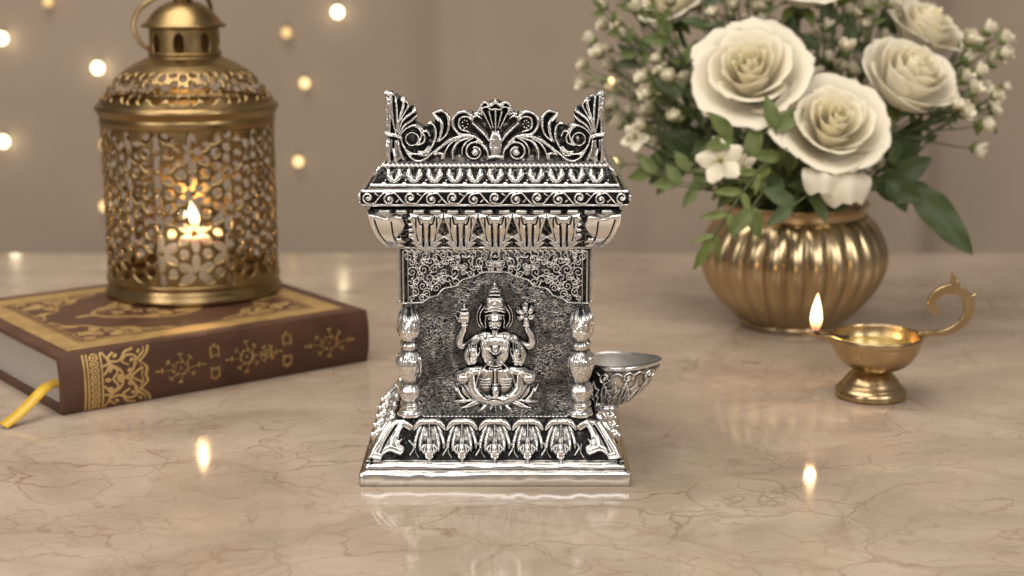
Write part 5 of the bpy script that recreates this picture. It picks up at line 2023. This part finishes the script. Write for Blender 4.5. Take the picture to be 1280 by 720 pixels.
def branch(label, path, kind, n, length, seed, pair=False, start=.3, spread=.95, tipleaf=True, rad=.0009, name="leafy_sprig", group="leafy sprigs in the vase"):
    """path: list of (px, py, Y); first point None -> the vase mouth"""
    rs = np.random.RandomState(seed)
    pts = [Vector(at_y(*p)) for p in path]
    foot = MOUTH + Vector((rs.uniform(-.012, .012), rs.uniform(-.012, .012), -.03))
    pts = [Vector(p) for p in catmull([foot, MOUTH * .65 + pts[0] * .35] + pts, 6)] if len(path) > 0 else [foot]
    t = thing(name, label, "foliage", foot, group)
    m = MB()
    m.tube(pts, [rad * 1.3 - rad * .8 * i / (len(pts) - 1) for i in range(len(pts))], 7)
    m.build("stem", STEM, t)
    L = [0]
    for a, b in zip(pts[:-1], pts[1:]):
        L.append(L[-1] + (b - a).length)

    def along(u):
        d = u * L[-1]
        for i in range(len(pts) - 1):
            if L[i + 1] >= d:
                k = (d - L[i]) / max(L[i + 1] - L[i], 1e-9)
                return pts[i].lerp(pts[i + 1], k), (pts[i + 1] - pts[i]).normalized()
        return pts[-1], (pts[-1] - pts[-2]).normalized()
    for i in range(n):
        u = start + (1 - start) * (i / max(1, n - 1)) * .97
        p, d = along(u)
        side = d.cross(VIEW).normalized()
        for sg in ((-1, 1) if pair else ((-1) ** i,)):
            dd = d * math.cos(spread) + side * sg * math.sin(spread) + Vector((rs.uniform(-.25, .25), rs.uniform(-.35, .25), rs.uniform(-.15, .2)))
            put_leaf(kind, t, p, dd, VIEW + Vector((rs.uniform(-.5, .5), 0, rs.uniform(-.3, .6))), length * rs.uniform(.75, 1.1) * (1 - .35 * u if pair else 1))
    if tipleaf:
        p, d = along(1.0)
        put_leaf(kind, t, p, d, VIEW, length * .9)
    return t


branch("pale green fern frond drooping over the left of the vase rim", [(960, 205, YV - .055), (925, 245, YV - .068), (890, 300, YV - .070)], "narrow", 8, .0215, 1, True, .34, .8, name="fern_frond")
branch("thin fern sprig reaching left towards the silver shrine crest", [(900, 215, YV - .01), (845, 205, YV + .0), (776, 206, YV + .01)], "slim", 9, .0135, 2, True, .35, .9)
branch("bushy green sprig low on the left side of the bouquet", [(900, 225, YV - .02), (865, 215, YV - .02), (815, 218, YV - .01)], "oval", 9, .018, 3, False, .3)
branch("dark broad leaf hanging low at the left of the bouquet", [(905, 205, YV + .01), (880, 198, YV + .01), (862, 200, YV + .01)], "broad", 2, .034, 44, False, .92, .5)
branch("green sprig rising behind the left large rose towards the top edge", [(930, 150, YV + .03), (895, 70, YV + .03), (880, 0, YV + .03)], "darkoval", 9, .020, 5)
branch("upright dark leaf sprig between the left roses at the top", [(950, 120, YV + .02), (915, 40, YV + .02), (905, -10, YV + .02)], "darkoval", 7, .019, 6)
branch("green sprig leaning to the upper left among the white buds", [(930, 170, YV + .02), (870, 100, YV + .02), (838, 45, YV + .02)], "oval", 8, .018, 7)
branch("slender dark sprig in the middle of the left buds", [(920, 190, YV + .02), (850, 130, YV + .03), (795, 75, YV + .03)], "darkoval", 8, .016, 8)
branch("green sprig filling the gap left of the left large rose", [(930, 200, YV + .00), (880, 160, YV + .0), (842, 120, YV + .005)], "darkoval", 9, .018, 9)
branch("leafy sprig below the left large rose beside the white blossom", [(960, 215, YV - .05), (935, 195, YV - .055), (915, 172, YV - .058)], "oval", 4, .021, 10, False, .6)
branch("green leaves tucked between the left and lowest roses", [(985, 215, YV - .045), (975, 190, YV - .055), (968, 160, YV - .055)], "oval", 5, .020, 11, False, .45)
branch("dark sprig standing in the gap between the two front roses at centre", [(1010, 150, YV + .015), (1020, 80, YV + .01), (1030, 30, YV + .01)], "darkoval", 9, .020, 12)
branch("dark sprig behind the lowest rose towards the right rose", [(1050, 170, YV + .01), (1072, 110, YV + .01), (1066, 55, YV + .015)], "darkoval", 8, .019, 13)
branch("thin sprig with two large pointed dark leaves reaching low right", [(1085, 225, YV - .015), (1118, 222, YV - .02), (1138, 228, YV - .02)], "broad", 3, .030, 21, False, .8, .6, tipleaf=False)
lr = branch("single long pointed leaf drooping at the lower right of the bouquet", [(1085, 230, YV - .02), (1120, 226, YV - .025), (1142, 234, YV - .025)], "broad", 0, .04, 15, tipleaf=False)
put_leaf("lance", lr, at_y(1140, 232, YV - .025), Vector(at_y(1209, 307, YV - .040)) - Vector(at_y(1140, 232, YV - .025)), (-.3, -.8, .55), .051)
put_leaf("broad", lr, at_y(1108, 226, YV - .025), Vector(at_y(1136, 262, YV - .03)) - Vector(at_y(1108, 226, YV - .025)), (.3, -.8, .3), .021)
lr2 = branch("broad dark leaf upright under the right front rose", [(1075, 235, YV + .0), (1100, 215, YV - .005), (1112, 210, YV - .005)], "broad", 0, .04, 16, tipleaf=False)
put_leaf("broad", lr2, at_y(1112, 212, YV - .005), Vector(at_y(1146, 158, YV - .01)) - Vector(at_y(1112, 212, YV - .005)), (-.2, -.9, .2), .032)
branch("dark sprig inside the bouquet just above the vase rim", [(1000, 235, YV - .03), (985, 215, YV - .04), (965, 220, YV - .05)], "darkoval", 8, .018, 17, False, .2)
branch("small dark sprig above the rim right of the lowest rose", [(1060, 240, YV - .02), (1090, 215, YV - .02), (1112, 196, YV - .015)], "darkoval", 7, .019, 18, False, .3)
branch("dark leafy sprig in the heart of the bouquet behind the roses", [(985, 180, YV + .03), (975, 110, YV + .035), (985, 50, YV + .035)], "darkoval", 10, .022, 19)
branch("dark leafy sprig behind the left side of the bouquet", [(940, 190, YV + .04), (890, 150, YV + .045), (850, 150, YV + .045)], "darkoval", 10, .022, 20)
branch("green leaves spilling forward over the vase rim left of centre", [(975, 235, YV - .045), (955, 240, YV - .062), (938, 262, YV - .070)], "oval", 6, .020, 23, False, .35)
branch("dark leaves resting on the vase rim under the hanging petal", [(1020, 238, YV - .045), (1008, 245, YV - .062), (990, 258, YV - .068)], "darkoval", 5, .019, 24, False, .4)
branch("dark leafy sprig behind the right rose close to the wall", [(1050, 180, YV + .04), (1090, 120, YV + .045), (1105, 40, YV + .045)], "darkoval", 9, .020, 22)

for i, (lab, path, kind, n, l) in enumerate((
        ("fine pale sprig among the uppermost left buds", [(880, 150, YV + .04), (820, 70, YV + .045), (790, 5, YV + .045)], "oval", 12, .012),
        ("fine green sprig just left of the left large rose", [(900, 190, YV + .02), (855, 150, YV + .02), (825, 108, YV + .02)], "oval", 12, .013),
        ("fine sprig weaving between the lower left buds", [(905, 205, YV + .015), (850, 180, YV + .02), (806, 165, YV + .02)], "oval", 12, .012),
        ("pale leafy sprig under the lower left buds", [(915, 230, YV - .02), (880, 235, YV - .025), (846, 232, YV - .025)], "oval", 9, .016),
        ("fine green sprig at the top between the left rose and top rose", [(960, 110, YV + .045), (950, 40, YV + .05), (945, -10, YV + .05)], "oval", 10, .014),
        ("fine green sprig at the top right of the middle gap", [(1040, 120, YV + .045), (1062, 50, YV + .05), (1082, -10, YV + .05)], "oval", 12, .013),
        ("thin sprig of slim leaves among the upper right buds", [(1150, 130, YV + .02), (1190, 85, YV + .015), (1222, 62, YV + .012)], "slim", 8, .011),
        ("thin sprig of slim leaves among the lower right buds", [(1130, 170, YV - .005), (1170, 150, YV - .01), (1215, 140, YV - .01)], "slim", 8, .011),
        ("dark sprig low under the lowest rose behind the rim", [(1010, 240, YV - .015), (1025, 225, YV - .03), (1050, 232, YV - .03)], "darkoval", 7, .018))):
    branch(lab, path, kind, n, l, 50 + i, rad=.0007)

rs2 = np.random.RandomState(33)
for i, (lab, x0, y0, x1, y1, n) in enumerate((
        ("wispy green sprig at the far upper left with tiny leaves", 830, 120, 752, 12, 14), ("wispy sprig with tiny leaves below the far left buds", 850, 160, 742, 95, 14),
        ("wispy sprig rising steeply beside the upper left buds", 870, 120, 818, 4, 12), ("tiny leaved sprig over the left large rose", 935, 60, 915, -8, 10),
        ("tiny leaved sprig at the bouquet's left above the leftmost fern", 860, 195, 772, 150, 14), ("tiny leaved sprig left of the white blossom", 905, 215, 838, 190, 12),
        ("tiny leaved sprig straight up in the middle gap", 1040, 90, 1048, -8, 14), ("tiny leaved sprig left of the right front rose's top", 1085, 60, 1102, -8, 12),
        ("tiny leaved sprig under the far right buds", 1165, 140, 1236, 160, 12), ("tiny leaved sprig among the upper far right buds", 1190, 70, 1250, 48, 10))):
    branch(lab, [(x0 + 40 * (1 if x1 < x0 else -.4), y0 + 50, YV + .03), (x0, y0, YV + .02), ((x0 + x1) / 2, (y0 + y1) / 2 - 4, YV + .02), (x1, y1, YV + rs2.uniform(0, .04))], "slim" if i % 2 else "oval", n, .0095, 90 + i, rad=.0006, start=.45, spread=.8)

# ---- sprigs of small white buds
def bud_meshes():
    """small half open florets: a round heart wrapped in ragged little petals"""
    out = []
    for k in range(3):
        rs = np.random.RandomState(70 + k)
        m = MB()
        m.ellipsoid((0, 0, 0), (.66, .66, .78), 10, 7)
        for ring, (n, r0, z0, opn) in enumerate(((5, 1.0, -.75, .30 + .25 * k), (4, .80, -.55, .12 + .15 * k))):
            for j in range(n):
                a0 = 2 * PI * j / n + ring * .6 + rs.uniform(-.15, .15)
                v, f = [], []
                for q in range(6):
                    t = q / 5
                    for i in range(5):
                        s_ = -1 + i / 2
                        ang = a0 + s_ * .78 * math.sin(PI * (.2 + .55 * t))
                        lim = 1 - .2 * abs(s_) ** 2 + rs.uniform(-.06, .06)
                        rr = r0 * math.sin(PI * min(1, .1 + .52 * t * lim)) ** .8 + opn * (t * lim) ** 2 * .9
                        v.append((rr * math.cos(ang), rr * math.sin(ang), z0 + 1.75 * t * lim * (1 - .15 * opn)))
                for q in range(5):
                    for i in range(4):
                        f.append((q * 5 + i, q * 5 + i + 1, (q + 1) * 5 + i + 1, (q + 1) * 5 + i))
                m.add(v, f)
        me = bpy.data.meshes.new("bud")
        me.from_pydata(m.v, [], m.f)
        me.polygons.foreach_set("use_smooth", [True] * len(m.f))
        me.materials.append(BUD)
        out.append(me)
    return out


BUDS = bud_meshes()
m = MB()
m.lathe([(.12, -.25), (.62, .0), (.98, .5), (.90, .55), (.5, .15), (.05, .1)], (0, 0), 10)
CAL = bpy.data.meshes.new("calyx")
CAL.from_pydata(m.v, [], m.f)
CAL.polygons.foreach_set("use_smooth", [True] * len(m.f))
CAL.materials.append(LEAF_PALE)


def bud_sprig(label, node, tips, Y, seed, size=.0035):
    rs = np.random.RandomState(seed)
    foot = MOUTH + Vector((rs.uniform(-.012, .012), rs.uniform(-.01, .01), -.03))
    t = thing("bud_sprig", label, "filler flower", foot, "sprigs of small white buds")
    nd = Vector(at_y(node[0], node[1], Y))
    m = MB()
    main = [Vector(p) for p in catmull([foot, MOUTH * .6 + nd * .4 + Vector((0, 0, .006)), nd], 8)]
    m.tube(main, [.0010 - .0004 * i / len(main) for i in range(len(main))], 7)
    ends = []
    for i, (x, y) in enumerate(tips):
        e_ = Vector(at_y(x, y, Y + rs.uniform(-.018, .018)))
        k = int(len(main) * rs.uniform(.62, .98))
        s = main[min(k, len(main) - 1)]
        c = s.lerp(e_, .5) + Vector((0, 0, -.004)) + (main[-1] - main[-3]).normalized() * .004
        m.tube(qbez(s, c, e_, 7), [.0006, .0006, .0006, .0005, .0005, .0005, .0004, .0004], 6)
        ends.append((e_, (e_ - c).normalized()))
    m.build("stem", STEM, t)
    for i, (e_, d) in enumerate(ends):
        sz = size * rs.uniform(.78, 1.15)
        M = Matrix.Translation(e_ + d * sz * .9) @ rot_to(d + Vector((rs.uniform(-.3, .3), rs.uniform(-.6, .1), rs.uniform(-.2, .3))), rs.uniform(0, 6)) @ Matrix.Scale(sz, 4)
        o = bpy.data.objects.new("bud", BUDS[i % 3])
        COL.objects.link(o)
        o.parent = t
        o.matrix_basis = inv_of(t) @ M
        q = bpy.data.objects.new("calyx", CAL)
        COL.objects.link(q)
        q.parent = o
        q.matrix_basis = Matrix.Translation((0, 0, -1.15))
    return t


bud_sprig("spray of white buds at the upper left corner of the bouquet", (830, 60), [(757, 10), (800, 14), (758, 34), (782, 47), (812, -6), (778, -4), (838, 6)], YV + .035, 1)
bud_sprig("spray of white buds reaching furthest left behind the shrine crest", (810, 115), [(742, 54), (733, 83), (733, 106), (786, 68), (768, 86), (752, 70), (770, 112)], YV + .045, 2)
bud_sprig("close cluster of white buds left of the left large rose", (870, 130), [(824, 78), (849, 76), (808, 100), (840, 101), (813, 119), (832, 92), (858, 104)], YV + .01, 3)
bud_sprig("lower spray of pinkish white buds above the leftmost fern sprig", (850, 175), [(790, 141), (816, 141), (778, 156), (794, 172), (830, 180), (770, 133), (806, 160), (845, 150)], YV + .01, 4)
bud_sprig("white buds clustered above the left large rose at the top edge", (930, 60), [(918, 12), (945, 16), (935, -4), (962, 4), (893, 20), (955, 34), (872, 30)], YV + .03, 5)
bud_sprig("white buds between the left large rose and the right rose", (1030, 110), [(1033, 38), (1056, 65), (1046, 90), (1036, 76), (1024, 98), (1062, 92)], YV + .0, 6)
bud_sprig("pale buds behind the top of the gap between the roses", (1060, 60), [(1073, 42), (1097, 27), (1085, 12), (1058, 18), (1068, 0), (1104, 50), (1112, 8)], YV + .035, 7)
bud_sprig("short spray of buds at the top behind the right rose", (1130, 40), [(1135, 6), (1117, 2), (1152, -4), (1122, 22), (1100, -6)], YV + .05, 8)
bud_sprig("spray of white buds reaching furthest right at the top", (1195, 75), [(1232, 41), (1252, 52), (1237, 79), (1250, 70), (1210, 55), (1224, 60), (1205, 78)], YV + .01, 9)
bud_sprig("white buds right of the right front rose at mid height", (1180, 140), [(1222, 95), (1204, 102), (1215, 117), (1240, 122), (1239, 141), (1200, 143), (1228, 112), (1210, 128)], YV - .01, 10)
bud_sprig("lowest right spray ending in two drooping white buds", (1165, 150), [(1225, 157), (1216, 186), (1190, 135)], YV - .015, 11)

rs3 = np.random.RandomState(8)
for i, (lab, nd, cx, cy, rx, ry, n, yo) in enumerate((
        ("cloud of tiny florets behind the upper left buds", (845, 80), 800, 40, 44, 40, 14, .055), ("cloud of tiny florets at the left edge of the bouquet", (830, 140), 772, 125, 34, 34, 12, .05),
        ("tiny florets crowded above the left large rose", (930, 60), 905, 14, 40, 22, 12, .05), ("tiny florets filling the gap between the three front roses", (1040, 100), 1048, 52, 34, 44, 14, .045),
        ("tiny florets at the top between the right roses", (1110, 50), 1098, 14, 34, 24, 10, .06), ("cloud of tiny florets spreading to the far right", (1195, 95), 1222, 100, 32, 50, 12, .03),
        ("tiny florets in the shadow left of the left large rose", (880, 170), 838, 150, 34, 34, 12, .03))):
    tips = [(cx + rx * math.cos(a) * r, cy + ry * math.sin(a) * r) for a, r in zip(rs3.uniform(0, 6.28, n), rs3.uniform(.2, 1, n) ** .5)]
    bud_sprig(lab, nd, tips, YV + yo, 60 + i, .0024)

# ---- open five petalled blossoms
m = MB()
v, f = [], []
for k in range(5):
    a0 = 2 * PI * k / 5
    n0 = len(v)
    for j in range(7):
        t = j / 6
        for i in range(7):
            s = -1 + 2 * i / 6
            w = .40 * math.sin(PI * (.12 + .74 * t)) ** .8
            lim = 1 - .16 * abs(s) ** 2 - .08 * math.exp(-(s / .25) ** 2)
            r, y, z = .10 + t * lim, s * w, .16 * t * t - .10 * s * s + .22 * t - .12 * t ** 3
            v.append((r * math.cos(a0) - y * math.sin(a0), r * math.sin(a0) + y * math.cos(a0), z))
    for j in range(6):
        for i in range(6):
            f.append((n0 + j * 7 + i, n0 + (j + 1) * 7 + i, n0 + (j + 1) * 7 + i + 1, n0 + j * 7 + i + 1))
COR = bpy.data.meshes.new("corolla")
COR.from_pydata(v, [], f)
COR.polygons.foreach_set("use_smooth", [True] * len(f))
COR.materials.append(BUD)
m = MB()
for k in range(10):
    a = 2.4 * k
    r = .05 + .022 * k
    m.tube([(0.02 * math.cos(a), 0.02 * math.sin(a), .05), (r * math.cos(a), r * math.sin(a), .34)], .018, 5)
    m.ellipsoid((r * math.cos(a), r * math.sin(a), .36), (.035, .035, .035), 6, 4)
STA = bpy.data.meshes.new("stamens")
STA.from_pydata(m.v, [], m.f)
YEL = simple_mat("yellow_stamen", (.55, .42, .10), (.5, .45, .15), .6)
STA.materials.append(YEL)


def blossom(label, x, y, Y, size, axis, seed):
    p = Vector(at_y(x, y, Y))
    foot = MOUTH + Vector((0, 0, -.03))
    t = thing("white_blossom", label, "flower", foot, "open white blossoms")
    o = bpy.data.objects.new("corolla", COR)
    COL.objects.link(o)
    o.parent = t
    o.matrix_basis = inv_of(t) @ (Matrix.Translation(p) @ rot_to(axis, seed) @ Matrix.Scale(size, 4))
    s = bpy.data.objects.new("stamens", STA)
    COL.objects.link(s)
    s.parent = o
    m = MB()
    b = p - Vector(axis).normalized() * .008
    m.tube(catmull([p, b, MOUTH * .5 + b * .5 + Vector((0, 0, -.004)), foot], 6), .0009, 7)
    m.build("stem", STEM, t)


blossom("open white five petalled blossom above the left of the vase rim", 901, 201, YV - .062, .0125, (-.25, -.9, .25), .3)
blossom("smaller white blossom just right of the larger one above the vase rim", 929, 208, YV - .060, .0075, (.5, -.8, -.1), 1.1)
blossom("white blossom among the lower left buds near the shrine crest", 795, 172, YV + .0, .0085, (-.4, -.8, .4), .7)
blossom("open white blossom among the buds on the far right", 1241, 124, YV - .012, .0080, (.6, -.6, .4), 2.0)

# ================================================================ fairy lights on the curtain
FLP = [(60, 2, 1, "dim warm fairy light at the top edge above the lantern's left"), (2, 48, 0, "bright fairy light cut by the left edge, upper of two"), (122, 85, 0, "bright white fairy light left of the lantern dome"),
       (4, 177, 0, "bright fairy light at the left edge, lower of two"), (422, 15, 0, "brightest fairy light high to the right of the lantern"), (358, 41, 1, "dim fairy light just right of the lantern cap"),
       (381, 104, 2, "golden fairy light right of the lantern dome"), (373, 202, 2, "golden fairy light right of the lantern drum, lowest there"), (131, 181, 1, "dim fairy light half hidden by the lantern's upper left side"),
       (131, 258, 2, "golden fairy light half hidden by the lantern's lower left side")]
BULBS = [BULB_BRIGHT, BULB_SOFT, emit_mat("lit_bulb_golden", (1, 0.70, 0.32), 1.9)]
bm1 = MB()
bm1.ellipsoid((0, 0, 0), (.0042, .0042, .0046), 14, 10)
for (x, y, k, lab) in FLP:
    p = at_y(x, y, WALL_Y - .034)
    p = at_y(x, y, wall_depth(p[0], p[2]) - .016)
    t = thing("fairy_light", lab, "fairy light", p, "fairy lights on the curtain")
    sc_ = (1.0, .92, .92)[k]
    mesh_obj("bulb", np.array(bm1.v) * sc_ * 1.25, bm1.f, BULBS[k], t, True, None, local=True)
    c = MB()
    c.tube([(0, .002, .004), (0, .006, .007), (0, .014, .010), (0, .017, .011)], [.0030, .0026, .0012, .0012], 10)
    c.build("socket", SOCKET, t, local=True)
for (x, y, lab) in ((764, 101, "tiny golden fairy light in front of the left buds by the shrine crest"), (768, 202, "small golden fairy light touching the right end of the shrine roof")):
    p = at_y(x, y, VY + .03)
    t = thing("fairy_light", lab, "fairy light", p, "fairy lights in the bouquet")
    mesh_obj("bulb", np.array(bm1.v) * .45, bm1.f, BULBS[2], t, True, None, local=True)
    c = MB()
    q = Vector(at_y(790, 130 if y < 150 else 212, VY + .02)) - Vector(p)
    c.tube([(0, .0005, 0), tuple(q * .5 + Vector((0, 0, .003))), tuple(q), tuple(MOUTH - Vector(p))], .0003, 6)
    c.build("wire", SOCKET, t, local=True)
